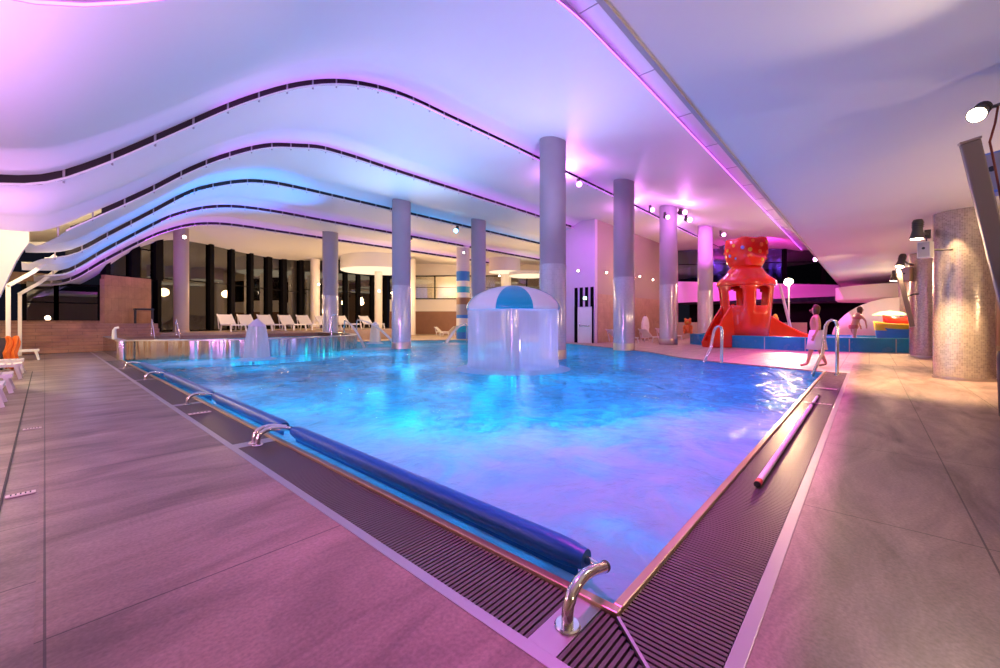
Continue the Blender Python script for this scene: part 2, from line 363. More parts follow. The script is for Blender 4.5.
K = dict(recess_light=1.75, underwater_light=.42, fountain_light=.8, whirlpool_light=.8, added_ceiling_flood=1.0, added_left_flood=.62, added_hall_fill=.36, side_room_light=.9, added_aisle_fill=.8, pillar_and_fill_spot=1.3, flood_light=.8, terrace_and_fill_light=.65, wall_wash=1.0, spot_glow=.7, added_curve_flood=1.3)
def lamp(kind, loc, energy, color, target=None, size=.1, angle=60, blend=.5, sy=None, name='light'):
    l = bpy.data.lights.new(name, kind); l.energy = energy*K.get(name, 1); l.color = color
    if kind == 'SPOT': l.spot_size = R(angle); l.spot_blend = blend; l.shadow_soft_size = size
    elif kind == 'POINT': l.shadow_soft_size = size
    elif kind == 'AREA':
        l.size = size
        if sy: l.shape = 'RECTANGLE'; l.size_y = sy
    o = bpy.data.objects.new(name, l); COL.objects.link(o); o.location = loc
    if target is not None:
        o.rotation_euler = (Vector(target)-Vector(loc)).to_track_quat('-Z', 'Y').to_euler()
    return o

def smooth_interp(pts, x):
    if x <= pts[0][0]: return pts[0][1]
    if x >= pts[-1][0]: return pts[-1][1]
    for i in range(len(pts)-1):
        x0, y0 = pts[i]; x1, y1 = pts[i+1]
        if x0 <= x <= x1:
            def sl(j):
                if j <= 0 or j >= len(pts)-1: return 0
                return (pts[j+1][1]-pts[j-1][1])/(pts[j+1][0]-pts[j-1][0])
            h = x1-x0; t = (x-x0)/h; m0, m1 = sl(i)*h, sl(i+1)*h
            return (2*t**3-3*t**2+1)*y0+(t**3-2*t**2+t)*m0+(-2*t**3+3*t**2)*y1+(t**3-t**2)*m1

# ------------------------------------------------------------------ ceiling
S1 = [(-2, 3.2), (-1, 3.2), (-.43, 3.24), (.05, 3.39), (.6, 3.79), (1.43, 4.52), (2.6, 5.56), (3.76, 6.4), (4.93, 6.95), (6.34, 7.25), (8.1, 7.3), (12, 7.35), (40, 7.32)]
S2 = [(-2, 3.0), (-.6, 3.02), (0, 3.1), (.7, 3.61), (1.69, 4.42), (2.56, 5.2), (3.38, 5.82), (4.4, 6.42), (5.26, 6.7), (6.22, 6.91), (9, 6.92), (40, 6.87)]
S3 = [(-1, 3.02), (.0, 3.07), (.6, 3.27), (1.38, 3.94), (2.31, 4.75), (3.37, 5.67), (4.26, 6.16), (5.23, 6.52), (6.3, 6.67), (9, 6.70), (40, 6.75)]
S4 = [(-1, 2.86), (0, 2.9), (.55, 3.02), (1.54, 3.91), (2.85, 5.04), (3.49, 5.54), (4.52, 6.09), (5.64, 6.41), (7.2, 6.54), (10, 6.55), (40, 6.6)]
S5 = [(-1, 2.75), (.1, 2.8), (.79, 3.04), (1.83, 3.97), (3.39, 5.24), (4.4, 5.85), (5.3, 6.2), (6.5, 6.4), (9, 6.44), (40, 6.5)]
FAC = [(-.6, 27.2), (1.9, 27.25), (4.9, 29.2), (9, 31.5), (13, 34.2), (17.3, 35.6), (22.9, 35.4)]
S6 = [(-1, 2.7), (.2, 2.72), (1.0, 2.95), (2.0, 3.8), (2.6, 4.45), (3.5, 5.2), (4.6, 5.75), (6, 5.95), (9, 5.9), (12, 6.0), (16, 6.5), (18, 6.85), (45, 6.9)]
SLOTS = [(9.3, S1), (13.4, S2), (17.5, S3), (21.6, S4), (25.7, S5)]
def xs(a, b):
    out = []; x = a
    while x < b-.01:
        out.append(x); x += .22 if x < 9 else 1.1
    return out+[b]
XE = 44.0
def fac_y(x):
    for (x0, y0), (x1, y1) in zip(FAC, FAC[1:]):
        if x0 <= x <= x1: return y0+(y1-y0)*(x-x0)/(x1-x0)
    return FAC[0][1] if x < FAC[0][0] else 36.0
# first panel, over the near half of the pool
def front0(x):
    t = (smooth_interp(S1, x)-3.2)/(7.32-3.2); return 3.2+3.7*t
def panel(idx, xa, ya, fa, yb, fb, xend=None):
    xend = xa if xend is None else xend; xa0 = xa; X = xs(min(xa, xend), XE); rows = []
    prof = [(0, 0), (.15, .03), (.35, .06), (.55, .08), (.70, .11)]
    gap = .18
    for (t, up) in prof:
        r = []
        for x in X:
            x = max(x, xa0+(xend-xa0)*t); y1 = yb
            y = ya+(y1-ya)*t; z = fa(x)*(1-t)+(fb(x)+gap)*t+up
            r.append((x, y, z))
        rows.append(r)
    for (dy, dz) in ((-.85, .20), (-.70, .22), (-.5, .19), (-.22, .07), (0, 0)):      # the rear edge bends down in a soft lip
        rows.append([(max(x, xend), yb+dy, fb(max(x, xend))+gap+dz) for x in X])
    o = MB().grid(rows).build('ceiling', M['plaster'], smooth=True)
    o.data.flip_normals(); struct(o)
    return o
f = lambda S: (lambda x: smooth_interp(S, x))
# panel 0 has a flat near part down to the camera's left side
X = xs(-4, XE)
rows = []
for (y, fz) in ((3.98, lambda x: front0(x)), (5.0, lambda x: front0(x)+.22*(smooth_interp(S1, x)-3.2)/4.1), (6.8, lambda x: .45*front0(x)+.55*smooth_interp(S1, x)+.12),
                (8.0, lambda x: smooth_interp(S1, x)+.26), (8.45, lambda x: smooth_interp(S1, x)+.33), (8.6, lambda x: smooth_interp(S1, x)+.355), (8.8, lambda x: smooth_interp(S1, x)+.33), (9.06, lambda x: smooth_interp(S1, x)+.22), (9.3, lambda x: smooth_interp(S1, x)+.17)):
    rows.append([(x, y, fz(x)) for x in X])
o = struct(MB().grid(rows).build('ceiling', M['plaster'], smooth=True)); o.data.flip_normals()
panel(1, -4, 9.25, f(S1), 13.4, f(S2))
panel(2, .30, 13.35, f(S2), 17.5, f(S3), -.36)
panel(3, -.05, 17.45, f(S3), 21.6, f(S4), -.52)
panel(4, -.05, 21.55, f(S4), 25.7, f(S5), -.3)
# last panel back to the glass
X = xs(-.5, 24) + [28, 32, 40, 46]
rows = [[(x, 25.65+(fac_y(x)+.15-25.65)*t if x <= 22.9 else 25.65+(40-25.65)*t, smooth_interp(S5, x)*(1-t)+smooth_interp(S6, x)*t+.25*sin(pi*t)) for x in X] for t in (0, .12, .25, .4, .55, .7, .85, 1)]
o = struct(MB().grid(rows).build('ceiling', M['plaster'], smooth=True)); o.data.flip_normals()
# rails with hangers inside every open slot
for i, (y, S) in enumerate(SLOTS):
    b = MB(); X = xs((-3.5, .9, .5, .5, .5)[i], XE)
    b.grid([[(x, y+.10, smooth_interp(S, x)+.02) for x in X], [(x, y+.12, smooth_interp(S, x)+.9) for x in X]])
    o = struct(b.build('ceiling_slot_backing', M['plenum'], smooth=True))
    X = xs((-3.5, .32, .0, .0, .0)[i], XE)
    b = MB().grid([[(x, y-.075, smooth_interp(S, x)-.004) for x in X], [(x, y-.075, smooth_interp(S, x)+.035) for x in X]])
    struct(b.build('ceiling_slot_lip', M['plaster'], smooth=True, solid=.01))
    b = MB(); x = .2
    while x < 36:
        z = smooth_interp(S, x); b.box((x, y+.03, z+.09), (.028, .028, .24)); x += .55 if x < 9 else .8
    struct(b.build('ceiling_slot_hangers', M['strip']))
# led strips lying on the front lip of each panel
for i, (y, S) in enumerate(SLOTS):
    mat_ = M['led_b'] if i == 2 else M['led_p']
    X = [x for x in xs(2.2 if i == 0 else 3.2, 32)]
    b = MB()
    b.grid([[(x, y-.035, smooth_interp(S, x)+.012) for x in X], [(x, y-.02, smooth_interp(S, x)+.045) for x in X]])
    b.build('led_strip', mat_)
    o = bpy.data.objects[[k.name for k in COL.objects][-1]]
    tag(o, ['magenta light strip in the nearest ceiling slot, the widest curve', 'magenta light strip in the second ceiling slot from the camera', 'blue light strip in the middle ceiling slot', 'magenta light strip in the fourth ceiling slot from the camera', 'magenta light strip in the last ceiling slot before the night glass'][i], 'light strip')

# high strip ceiling over the pool's right edge, seen past the edge of the low aisle ceiling
struct(MB().grid([[(x, -5, 6.98) for x in (-4, 10, 24, 46)], [(x, 3.99, 6.98) for x in (-4, 10, 24, 46)]]).build('ceiling_strip', M['plaster']))
struct(MB().grid([[(x, 3.985, min(front0(x), 6.9)-.0) for x in xs(-4, XE)], [(x, 3.985, 6.99) for x in xs(-4, XE)]]).build('trim_1', M['purplew']))
o = MB().grid([[(x, 3.96, min(front0(x), 6.9)-.004) for x in xs(-4, 40)], [(x, 3.96, min(front0(x), 6.9)+.018) for x in xs(-4, 40)]]).build('led_strip', M['led_p'])
tag(o, 'magenta light strip along the straight ceiling edge over the pool side', 'light strip')
x = -1.2
while x < 40:
    struct(MB().bx(x, x+.015, 1.5, 3.97, 6.965, 6.98).build('trim_3', M['lip'])); x += 2.6
struct(MB().bx(-6, 46, 1.487, 1.535, 3.72, 3.95).build('trim_2', M['lip']))
struct(MB().bx(-6, 46, -5.0, 1.487, 3.75, 3.95).build('ceiling', M['plaster_r']))
# roof slab over everything
struct(MB().bx(-8, 50, -6, 46, 8.9, 9.1).build('ceiling_roof_slab', M['plenum']))

# ------------------------------------------------------------------ floors and pool basin
struct(MB().bx(-.03, 1.26, -6, 24.2, -.2, 0).build('floor', M['floorL']))
struct(MB().bx(1.26, 1.69, 18.4, 24.2, -.2, 0).build('floor', M['floorL']))
struct(MB().bx(-8, -.21, -6, 24.2, -.2, 0).build('floor', M['floorL']))
struct(MB().bx(-.21, -.03, -6, 24.2, -.2, -.004).build('floor_drain_channel', M['floorR']))
struct(MB().bx(1.26, 16.6, -6, .36, -.2, 0).build('floor', M['floorR']))
struct(MB().bx(16.6, 50, -6, 4.6, -.2, 0).build('floor', M['floorB']))
far = [(16.6, 4.6), (50, 4.6), (50, 46), (11.3, 46), (11.3, 24.3), (15.2, 23.8), (19.2, 21), (20.6, 18), (20.4, 12.6), (18.6, 9.2), (16.9, 6.6)]
struct(MB().prism(far, -.2, 0).build('floor', M['floorB']))
struct(MB().prism([(13.4, .36), (16.6, .36), (16.6, 4.6), (16.9, 6.6), (15.2, 4.9), (14.3, 3.3)], -.2, -.001).build('floor', M['floorB']))
# basin shell
struct(MB().bx(1.2, 21, .3, 27, -1.55, -1.35).build('floor_pool_basin', M['basin']))
struct(MB().bx(1.5, 1.71, .3, 27, -1.4, -.05).build('wall_pool_left', M['basin']))
struct(MB().bx(1.2, 21, .66, .84, -1.4, -.05).build('wall_pool_near', M['basin']))
shore = [(13.4, .6), (14.3, 3.3), (15.2, 4.9), (16.9, 6.6), (18.6, 9.2), (20.4, 12.6), (20.6, 18), (19.2, 21), (15.2, 23.8), (11.3, 24.4), (11.3, 27)]
struct(MB().wall(shore[::-1], -1.4, -.02, -.2).build('wall_pool_far', M['basin']))
struct(MB().wall(shore[::-1], -.06, .012, -.12).build('trim_4', M['floorB']))
# water face
wp = [(1.69, .82), (13.5, .82), (14.35, 3.3), (15.25, 4.85), (16.95, 6.55), (18.65, 9.15), (20.45, 12.6), (20.65, 18), (19.2, 21), (15.2, 23.8), (11.3, 24.4), (1.69, 24.4)]
FOAM = [(1.6, 3.6, 2.2, 5.2, .95), (2.6, 1.6, 3.6, 3.2, .95), (5.0, .9, 3.2, 1.9, .85), (1.9, 8.5, 2.0, 3.6, .6), (4.2, 9.5, 3.2, 1.4, .25), (8.7, 7.36, 2.2, 2.2, .9), (4.9, 15.6, 1.5, 1.2, .9), (3.4, 15.6, 1.8, 1.6, .8), (10.8, 17.4, 2.0, 1.6, .8), (16, 17.8, 2.4, 2.0, .6), (8.5, 14.6, 4.5, .9, .4)]
M['water'] = water_mat('pool_water', FOAM)
w = MB().add([(x, y, -.02) for x, y in wp], [tuple(range(len(wp)))]).build('pool_water', M['water'])
w['label'] = 'rippling blue and lilac swimming pool water filled with bubbles'; w['category'] = 'water'; w['kind'] = 'stuff'

# overflow gutters: channel, bars, lip and outer strip are parts of one gutter each
def gutter(name, label, along, a0, a1, c0, c1, skips=()):
    t = thing(name, label, 'pool gutter', (0, 0, 0))
    def P(b, u0, u1, v0, v1, z0, z1):
        if along == 'y': b.bx(v0, v1, u0, u1, z0, z1)
        else: b.bx(u0, u1, v0, v1, z0, z1)
    b = MB(); P(b, a0, a1, c0, c1, -.12, -.07); b.build('gutter_channel', M['channel'], t)
    b = MB(); u = a0+.02
    while u < a1:
        if not any(s0 < u+.012 < s1 for s0, s1 in skips):
            lo, hi = c0, c1
            if along == 'y' and u < .84: lo = c0; hi = c0+max(.02, (u-.40)/.44*(c1-c0))
            if along == 'x' and u < 1.70: hi = c0+max(.02, (u-1.32)/.38*(c1-c0)) if u > 1.32 else c0+.02
            P(b, u, u+.017, lo, hi, -.045, -.004)
        u += .0275
    b.build('grating', M['grate'], t)
    return t
gl = gutter('overflow_gutter', 'ribbed overflow gutter under the blue padded rails, along the left pool edge', 'y', .42, 18.4, 1.32, 1.68, [(.90, 1.04), (4.80, 4.97), (7.9, 8.02), (11.9, 12.0), (15.2, 15.3)])
gr = gutter('overflow_gutter', 'wide ribbed overflow gutter with the long pole lying on it, right pool edge', 'x', 1.34, 13.35, .41, .83)
for (y0, y1) in ((.90, 1.04), (4.80, 4.97), (7.9, 8.02), (11.9, 12.0), (15.2, 15.3)): MB().bx(1.32, 1.68, y0, y1, -.03, .0).build('bracket_plate', M['strip'], gl)
MB().bx(1.26, 1.32, .42, 24.2, -.1, .004).build('outer_strip', M['strip'], gl, bevel=.003)
MB().bx(1.26, 13.5, .345, .405, -.1, .004).build('outer_strip', M['strip'], gr, bevel=.003)
MB().bx(1.68, 1.73, .82, 18.4, -.12, .018).build('pool_lip', M['lipsteel'], gl, bevel=.006)
MB().bx(1.7295, 13.4, .82, .866, -.12, .0178).build('pool_lip', M['lipsteel'], gr, bevel=.006)
MB().bar((1.29, .36, .0), (1.675, .815, .0), .014, .02).build('mitre_strip', M['strip'], gr)
struct(MB().bx(1.2, 1.69, .30, 18.4, -1.4, -.12).build('floor_gutter_base', M['channel']))
struct(MB().bx(1.2, 13.5, .30, .86, -1.4, -.12).build('floor_gutter_base', M['channel']))

# depth-marker plates and drain covers
def plate(name, label, x, y, lx, ly, z=.004, grp=None, cat='plate', rz=0):
    t = thing(name, label, cat, (x, y, z), rz, grp)
    MB().box((0, 0, .004), (lx, ly, .008)).build('plate_body', M['plate'], t, bevel=.002)
    n = 5; hz_ = lx > ly
    for k in range(n):
        q = -.32+.64*k/(n-1)
        MB().box((lx*q if hz_ else 0, 0 if hz_ else ly*q, .0095), (lx*.05, ly*.5, .003) if hz_ else (lx*.5, ly*.05, .003)).build('slot', M['channel'], t)
plate('marker_plate', 'pale marker plate across the left gutter beside the third rail bracket', 1.46, 7.0, .26, .09)
plate('marker_plate', 'pale marker plate on the right gutter under the upper end of the pole', .62+7.5, .6, .06, .34)
plate('marker_plate', 'pale marker plate on the right gutter just beyond the end of the pole', 10.0, .62, .07, .34)
plate('drain_cover', 'small cream drain cover nearest the camera in the left floor channel', -.12, 4.72, .15, .06, 0, cat='drain cover')
plate('drain_cover', 'small cream drain cover farther along the left floor channel', -.10, 7.5, .15, .07, 0, cat='drain cover')
tag(MB().bx(-.217, -.203, -3, 16, -.02, .006).build('drain_slot', M['lamppurple'] if False else M['channel']), 'thin dark drain slot running along the left deck floor', 'drain')

# ------------------------------------------------------------------ padded rails
def padded_rail(y0, y1, label, near=True, far=True, z=.085):
    t = thing('padded_rail', label, 'padded rail', (1.845, y0, 0), 0, 'blue padded rails along the left pool edge')
    L = y1-y0; b = MB()
    n = 40; pts = [(0, .0+L*k/n, z) for k in range(n+1)]
    b.tube(pts, [.05, .064]+[.068]*(n-3)+[.064, .05], 20); b.build('foam_sleeve', M['bluevinyl'], t, smooth=True)
    MB().bx(-.004, .006, .05, L-.05, z-.115, z-.06).build('sleeve_seam', M['bluevinyl'], t)
    MB().tube([(-.03, -.10, z+.01), (0, -.03, z), (0, L+.04, z)], .02, 12).build('core_pipe', M['steel'], t, smooth=True)
    for k, yy in enumerate([-.065] * near + [L+.05] * far):
        p = []
        y_ = yy-.05 if yy < 0 else yy-.02
        p += [(-.355, y_, 0), (-.355, y_, .045), (-.347, y_, .085), (-.32, y_, .122), (-.275, y_, .145), (-.215, y_, .152), (-.15, y_, .142), (-.09, y_, .125), (-.03, y_, .108)]
        br = MB().tube(p, .026, 16).build('support_bracket', M['steel'], t, smooth=True)
        MB().lathe([(.0, .014), (.05, .014), (.056, .008), (.056, 0), (0, 0)], (-.355, y_, 0), 24).build('flange', M['steel'], br, smooth=True)
        MB().tube([(-.032, y_, .1085), (-.016, y_, .105)], .0275, 16).build('end_plug', M['blackrub'], br)
    return t
padded_rail(1.07, 4.72, 'nearest blue padded rail, its chrome bracket at the pool corner')
padded_rail(4.98, 7.86, 'second blue padded rail from the camera on the left pool edge')
padded_rail(8.05, 11.85, 'third blue padded rail from the camera on the left pool edge', near=False)
padded_rail(12.1, 15.2, 'farthest blue padded rail, before the polished steel wall', near=False)

# long telescopic pole lying on the right gutter
t = thing('telescopic_pole', 'long pale telescopic pole with a red end cap lying on the right gutter', 'pole', (3.75, .65, .025), 0)
MB().tube([(0.05, 0, 0), (4.0, 0, 0)], .024, 14).build('outer_tube', M['whitepl'], t, smooth=True)
MB().tube([(4.12, 0, 0), (5.0, 0, 0)], .019, 14).build('inner_tube', M['whitepl'], t, smooth=True)
MB().tube([(3.98, 0, 0), (4.14, 0, 0)], .03, 14).build('collar', M['blackrub'], t, smooth=True)
MB().tube([(-.02, 0, 0), (.06, 0, 0)], .0255, 14).build('end_cap', M['redcap'], t, smooth=True)
MB().tube([(-.035, 0, 0), (-.018, 0, 0)], .024, 14).build('foot_plug', M['blackrub'], t)
MB().tube([(4.98, 0, 0), (5.1, 0, 0)], .026, 14).build('tip', M['blackrub'], t, smooth=True)

# ------------------------------------------------------------------ columns
def column(x, y, zt, label, r=.46, zb=-.02, ztile=3.3):
    t = thing('column', label, 'column', (x, y, zb), 0, 'tall round hall columns')
    MB().lathe([(r, ztile), (r, zt-zb+.25)], seg=40).build('shaft', M['colplaster'], t, smooth=True)
    MB().lathe([(r+.012, .32), (r+.012, ztile-.01), (r, ztile)], seg=40).build('tile_cladding', M['coltile'], t, smooth=True)
    MB().lathe([(r+.01, -.9 if zb < 0 else 0), (r+.018, -.2 if zb < 0 else .01), (r+.018, .30), (r+.012, .32)], seg=40).build('base_ring', M['steel_r'], t, smooth=True)
    return t
column(12.0, 8.3, 7.6, 'tallest round column, directly behind the mushroom fountain on its right')
column(17.65, 8.3, 7.6, 'round column with its base at the far pool edge, right of the grey exit door')
column(23.2, 8.3, 7.6, 'round column ringed by spotlights, next to the white bathrobe', zb=0)
column(29.4, 8.1, 7.6, 'magenta-lit round column just left of the red slide tower', zb=0)
column(11.5, 16.75, 6.95, 'round column standing in the pool between the steel wall and the mushroom', r=.44, ztile=3.02)
column(16.6, 16.6, 7.0, 'round column rising directly behind the left side of the white mushroom dome', r=.42, ztile=2.7)
column(11.7, 24.5, 6.75, 'round column behind the end of the polished steel wall', r=.45, zb=0, ztile=2.85)
def slim(x, y, z0, z1, r, label, m='cream'):
    t = thing('column', label, 'column', (x, y, z0), 0, 'slender columns before the night glass')
    MB().lathe([(r, 0), (r, z1-z0)], seg=28, capb=True).build('shaft', M[m], t, smooth=True)
    MB().lathe([(r+.02, 0), (r+.02, .12), (r, .12)], seg=28).build('base_ring', M['tan'], t, smooth=True)
slim(4.9, 27.4, .7, 6.3, .34, 'pale slender column on the terrace beside the brown timber wall', 'tangrey')
slim(14.9, 33.9, .7, 6.4, .36, 'cream slender column on the terrace just left of the tall pool column')
slim(19.6, 32.0, 0, 6.6, .33, 'cream slender column between the two tall pool columns')
slim(21.2, 29.3, 0, 6.6, .30, 'cream slender column close to the right side of a tall pool column')
slim(27.8, 24.3, 0, 6.6, .45, 'cream column under the lilac drum soffit')
# striped column
t = thing('column', 'round column with blue, sand and brown stripes around its lower half', 'column', (20.48, 22.08, 0))
r = .48
MB().lathe([(r, 4.9), (r, 7.0)], seg=32).build('shaft', M['purplew'], t, smooth=True)
bands = [(.0, .5, 'toyblue'), (.5, .95, 'domeblue'), (.95, 1.5, 'cream'), (1.5, 1.75, 'toyblue'), (1.75, 2.5, 'colplaster'), (2.5, 3.0, 'brownwall'), (3.0, 3.35, 'cream'), (3.35, 3.8, 'domeblue'), (3.8, 4.2, 'cream'), (4.2, 4.9, 'toyblue')]
for z0, z1, mm in bands:
    MB().lathe([(r+.01, z0), (r+.01, z1)], seg=32).build('stripe_band', M[mm], t, smooth=True)

# mosaic pillars on the right with speaker, long slanted fixture and spotlight each
def mosaic_pillar(x, label):
    t = thing('mosaic_pillar', label, 'pillar', (x, -1.57, 0), 0, 'mirror mosaic pillars on the right deck')
    MB().lathe([(.475, 0), (.475, 3.76)], seg=72).build('shaft', M['mirror'], t, smooth=True)
    MB().lathe([(.49, 0), (.49, .06), (.475, .06)], seg=72).build('base_ring', M['steel_r'], t, smooth=True)
for x, lb in ((6.2, 'mirror mosaic pillar just outside the right frame edge'), (13.8, 'wide mirror mosaic pillar nearest in view on the right deck'), (21.4, 'second mirror mosaic pillar, partly hidden by the nearest one'), (29.0, 'farthest mirror mosaic pillar beyond the blue paddling pool')):
    if x > 5: mosaic_pillar(x, lb)
def slant_tube(x, label):
    t = thing('slanted_wall_washer', label, 'light fixture', (x, 0, 0), 0, 'long slanted fixtures on the pillars')
    a, b2 = Vector((0, -.71, 3.0)), Vector((.34, -1.06, 1.12))
    MB().bar(a, b2, .13, .10, up=(-1, 0, 0)).build('housing', M['tube'], t, bevel=.012)
    d = (b2-a).normalized()
    MB().bar(a-d*.02, a, .14, .11, up=(-1, 0, 0)).build('end_plate', M['strip'], t)
    MB().bar(b2, b2+d*.02, .14, .11, up=(-1, 0, 0)).build('end_plate', M['strip'], t)
    MB().tube([a.lerp(b2, .5), (.50, -1.1, 2.2), (.62, -1.22, 2.2)], .022).build('mounting_arm', M['fixture'], t)
    return t
slant_tube(5.88, 'long grey slanted fixture cut by the right frame edge, below a lit spotlight')
slant_tube(18.85, 'small distant slanted fixture left of the second mosaic pillar')
def speaker(loc, rz, label, s=1.0, m='whitepl'):
    t = thing('loudspeaker', label, 'loudspeaker', loc, rz, 'wall loudspeakers on the pillars')
    MB().box((0, 0, 0), (.24*s, .26*s, .42*s)).build('cabinet', M[m], t, bevel=.015)
    MB().box((-.125*s, 0, 0), (.012, .22*s, .37*s)).build('grille', M['grey'], t)
    MB().lathe([(0, .01), (.028, .01), (.028, 0)], (0, 0, 0), 12).build('knob', M['black'], t).rotation_euler = (0, R(-90), 0)
    t.children[-1].location = (-.13*s, 0, .03)
    MB().tube([(.1*s, 0, 0), (.45, -.3, 0)], .02).build('wall_bracket', M['fixture'], t)
speaker((6.62, -.99, 2.83), R(-25), 'lilac grey loudspeaker behind the near slanted fixture at the right frame edge', 1.0, 'spotblue')
speaker((12.95, -.92, 2.86), R(-20), 'cream loudspeaker on the left side of the nearest mosaic pillar', .85)
speaker((21.1, -1.0, 3.0), R(-20), 'tan loudspeaker beside the distant slanted fixture', 1.2, 'tan')
def spotlight(loc, aim, label, s=1.0, m='lampface', grp='spotlights on the pillars', wall=None):
    t = thing('spotlight', label, 'spotlight', loc, 0, grp)
    d = (Vector(aim)-Vector(loc)).normalized(); 
    body = MB().tube([-d*.17*s, -d*.15*s, -d*.02*s, d*.08*s, d*.10*s], [.045*s, .055*s, .055*s, .075*s, .075*s], 18).build('lamp_head', M['fixture'], t, smooth=True)
    MB().tube([d*.101*s, d*.104*s], .066*s, 18).build('lens', M[m], body)
    for k in range(3):
        MB().tube([-d*(.13-.03*k)*s, -d*(.122-.03*k)*s], .064*s, 18).build('cooling_fin', M['fixture'], body)
    w = Vector(wall)-Vector(loc) if wall else Vector((.2*s, 0, .12*s))
    MB().tube([-d*.08*s, w*.5+Vector((0, 0, -.0)), w], .014*s+.004).build('mounting_arm', M['fixture'], t)
    MB().box(w, (.07*s, .07*s, .13*s)).build('mounting_plate', M['fixture'], t, bevel=.006)
    return t
spotlight((5.95, -.78, 3.29), (4.6, -.3, 2.45), 'large lit spotlight at the top right, above the near slanted fixture', .98, wall=(6.45, -1.05, 3.5))
spotlight((12.24, -.75, 3.17), (12.2, -.7, 2.0), 'dark spotlight pointing down on an arm of the nearest mosaic pillar', 1.5, wall=(13.62, -1.0, 3.3))
spotlight((18.86, -.78, 3.24), (18.6, -.6, 2.4), 'small dark spotlight above the distant slanted fixture', 1.6, wall=(21.3, -1.2, 3.35))
spotlight((24.95, -.81, 3.23), (24.9, -.7, 2.2), 'tiny farthest pillar spotlight over the paddling pool', 1.7, wall=(28.8, -1.2, 3.35))
tag(MB().tube([(6.2, -.93, 3.38), (6.12, -.9, 3.2), (6.0, -.85, 3.0), (6.02, -.88, 2.8), (6.15, -.95, 2.4), (6.25, -1.0, 2.3)], .009, 8).build('power_cable', M['cable'], smooth=True), 'thin red-brown cable hanging from the large spotlight at top right', 'cable')
tag(MB().tube([(13.4, -.98, 3.26), (13.2, -.95, 3.1), (13.3, -.95, 2.95), (13.25, -.93, 2.8)], .012, 8).build('power_cable', M['fixture'], smooth=True), 'short dark cable looping below the spotlight of the nearest mosaic pillar', 'cable')
# dark bin at the right edge
t = thing('waste_bin', 'black bin standing before the nearest mosaic pillar, cut by the right frame edge', 'bin', (8.4, -1.5, 0))
MB().lathe([(.20, 0), (.235, .06), (.25, .82), (.24, .9), (.12, .93)], seg=28, capb=True).build('bin_body', M['black'], t, smooth=True)
MB().lathe([(.125, .925), (.12, .96), (.09, .96), (.09, .93)], seg=28).build('rim', M['fixture'], t, smooth=True)

# ------------------------------------------------------------------ mushroom fountain
mx, my = 8.71, 7.36
t = thing('mushroom_fountain', 'large white mushroom fountain with sky blue panels and a curtain of water', 'fountain', (mx, my, -.02), R(222))
def dome_r(z):   # z 0..1
    return 0
prof = [(1.27, 1.62), (1.285, 1.68), (1.27, 1.76), (1.20, 1.87), (1.08, 1.99), (.90, 2.10), (.68, 2.19), (.44, 2.255), (.2, 2.29), (0.001, 2.30)]
MB().lathe(prof+[], seg=64).build('dome', M['dome'], t, smooth=True)
MB().lathe([(1.27, 1.62), (1.15, 1.64), (.6, 1.78), (.2, 1.80)], seg=64).build('dome_underside', M['dome'], t, smooth=True)
# blue half-round panels: patches hugging the dome
def surf(h, a):   # h = arc param 0..1 along profile
    q = h*(len(prof)-1); i = min(int(q), len(prof)-2); k = q-i
    r_ = prof[i][0]*(1-k)+prof[i+1][0]*k; z_ = prof[i][1]*(1-k)+prof[i+1][1]*k
    return Vector(((r_+.008)*cos(a), (r_+.008)*sin(a), z_+.006))
for k in range(4):
    c = k*pi/2; rows = []
    nh = 14
    for i in range(nh+1):
        h = .0+.86*i/nh
        # half-ellipse outline in flattened (front-view) width, constant width measured in metres
        q = surf(h, c); rr = math.hypot(q.x, q.y); zf = (q.z-1.62)/(2.27-1.62)
        halfw = .47*math.sqrt(max(0, 1-zf**2))
        am = math.asin(min(.999, halfw/max(rr, .05))) if rr > halfw else 1.2
        rows.append([surf(h, c+am*(j/6-1)) for j in range(13)])
    MB().grid(rows).build('blue_panel', M['domeblue'], t, smooth=True)
MB().lathe([(.20, -.9), (.20, 1.75)], seg=28).build('stem', M['steel'], t, smooth=True)
MB().lathe([(1.255, 1.63), (1.25, 1.2), (1.245, .7), (1.25, .2), (1.28, .08), (1.34, .02)], seg=80).build('water_curtain', M['fall'], t, smooth=True)
MB().lathe([(1.18, .02), (1.30, .09), (1.42, .05), (1.58, .01)], seg=64).build('splash_ring', M['foamring'], t, smooth=True)

# small bell fountain and farther one
def bell(x, y, z, s, label, h):
    t = thing('bell_fountain', label, 'fountain', (x, y, -.02))
    MB().lathe([(.001, h), (.08*s, h-.05*s), (.27*s, h-.24*s), (.27*s, h-.265*s), (.1*s, h-.25*s)], seg=28).build('cap', M['purplew'] if s > .9 else M['whitepl'], t, smooth=True)
    MB().lathe([(.06*s, 0), (.06*s, h-.2*s)], seg=16).build('stem', M['steel'], t, smooth=True)
    MB().lathe([(.255*s, h-.26*s), (.31*s, h*.66), (.36*s, h*.4), (.40*s, .08), (.62*s, .01)], seg=40).build('water_bell', M['jet'], t, smooth=True)
bell(4.87, 15.6, 0, 1.0, 'small lilac bell fountain spraying in front of the polished steel wall', 1.40)
bell(12.94, 21.49, 0, .8, 'distant white bell fountain between the tall column and the steel rails', 1.3)

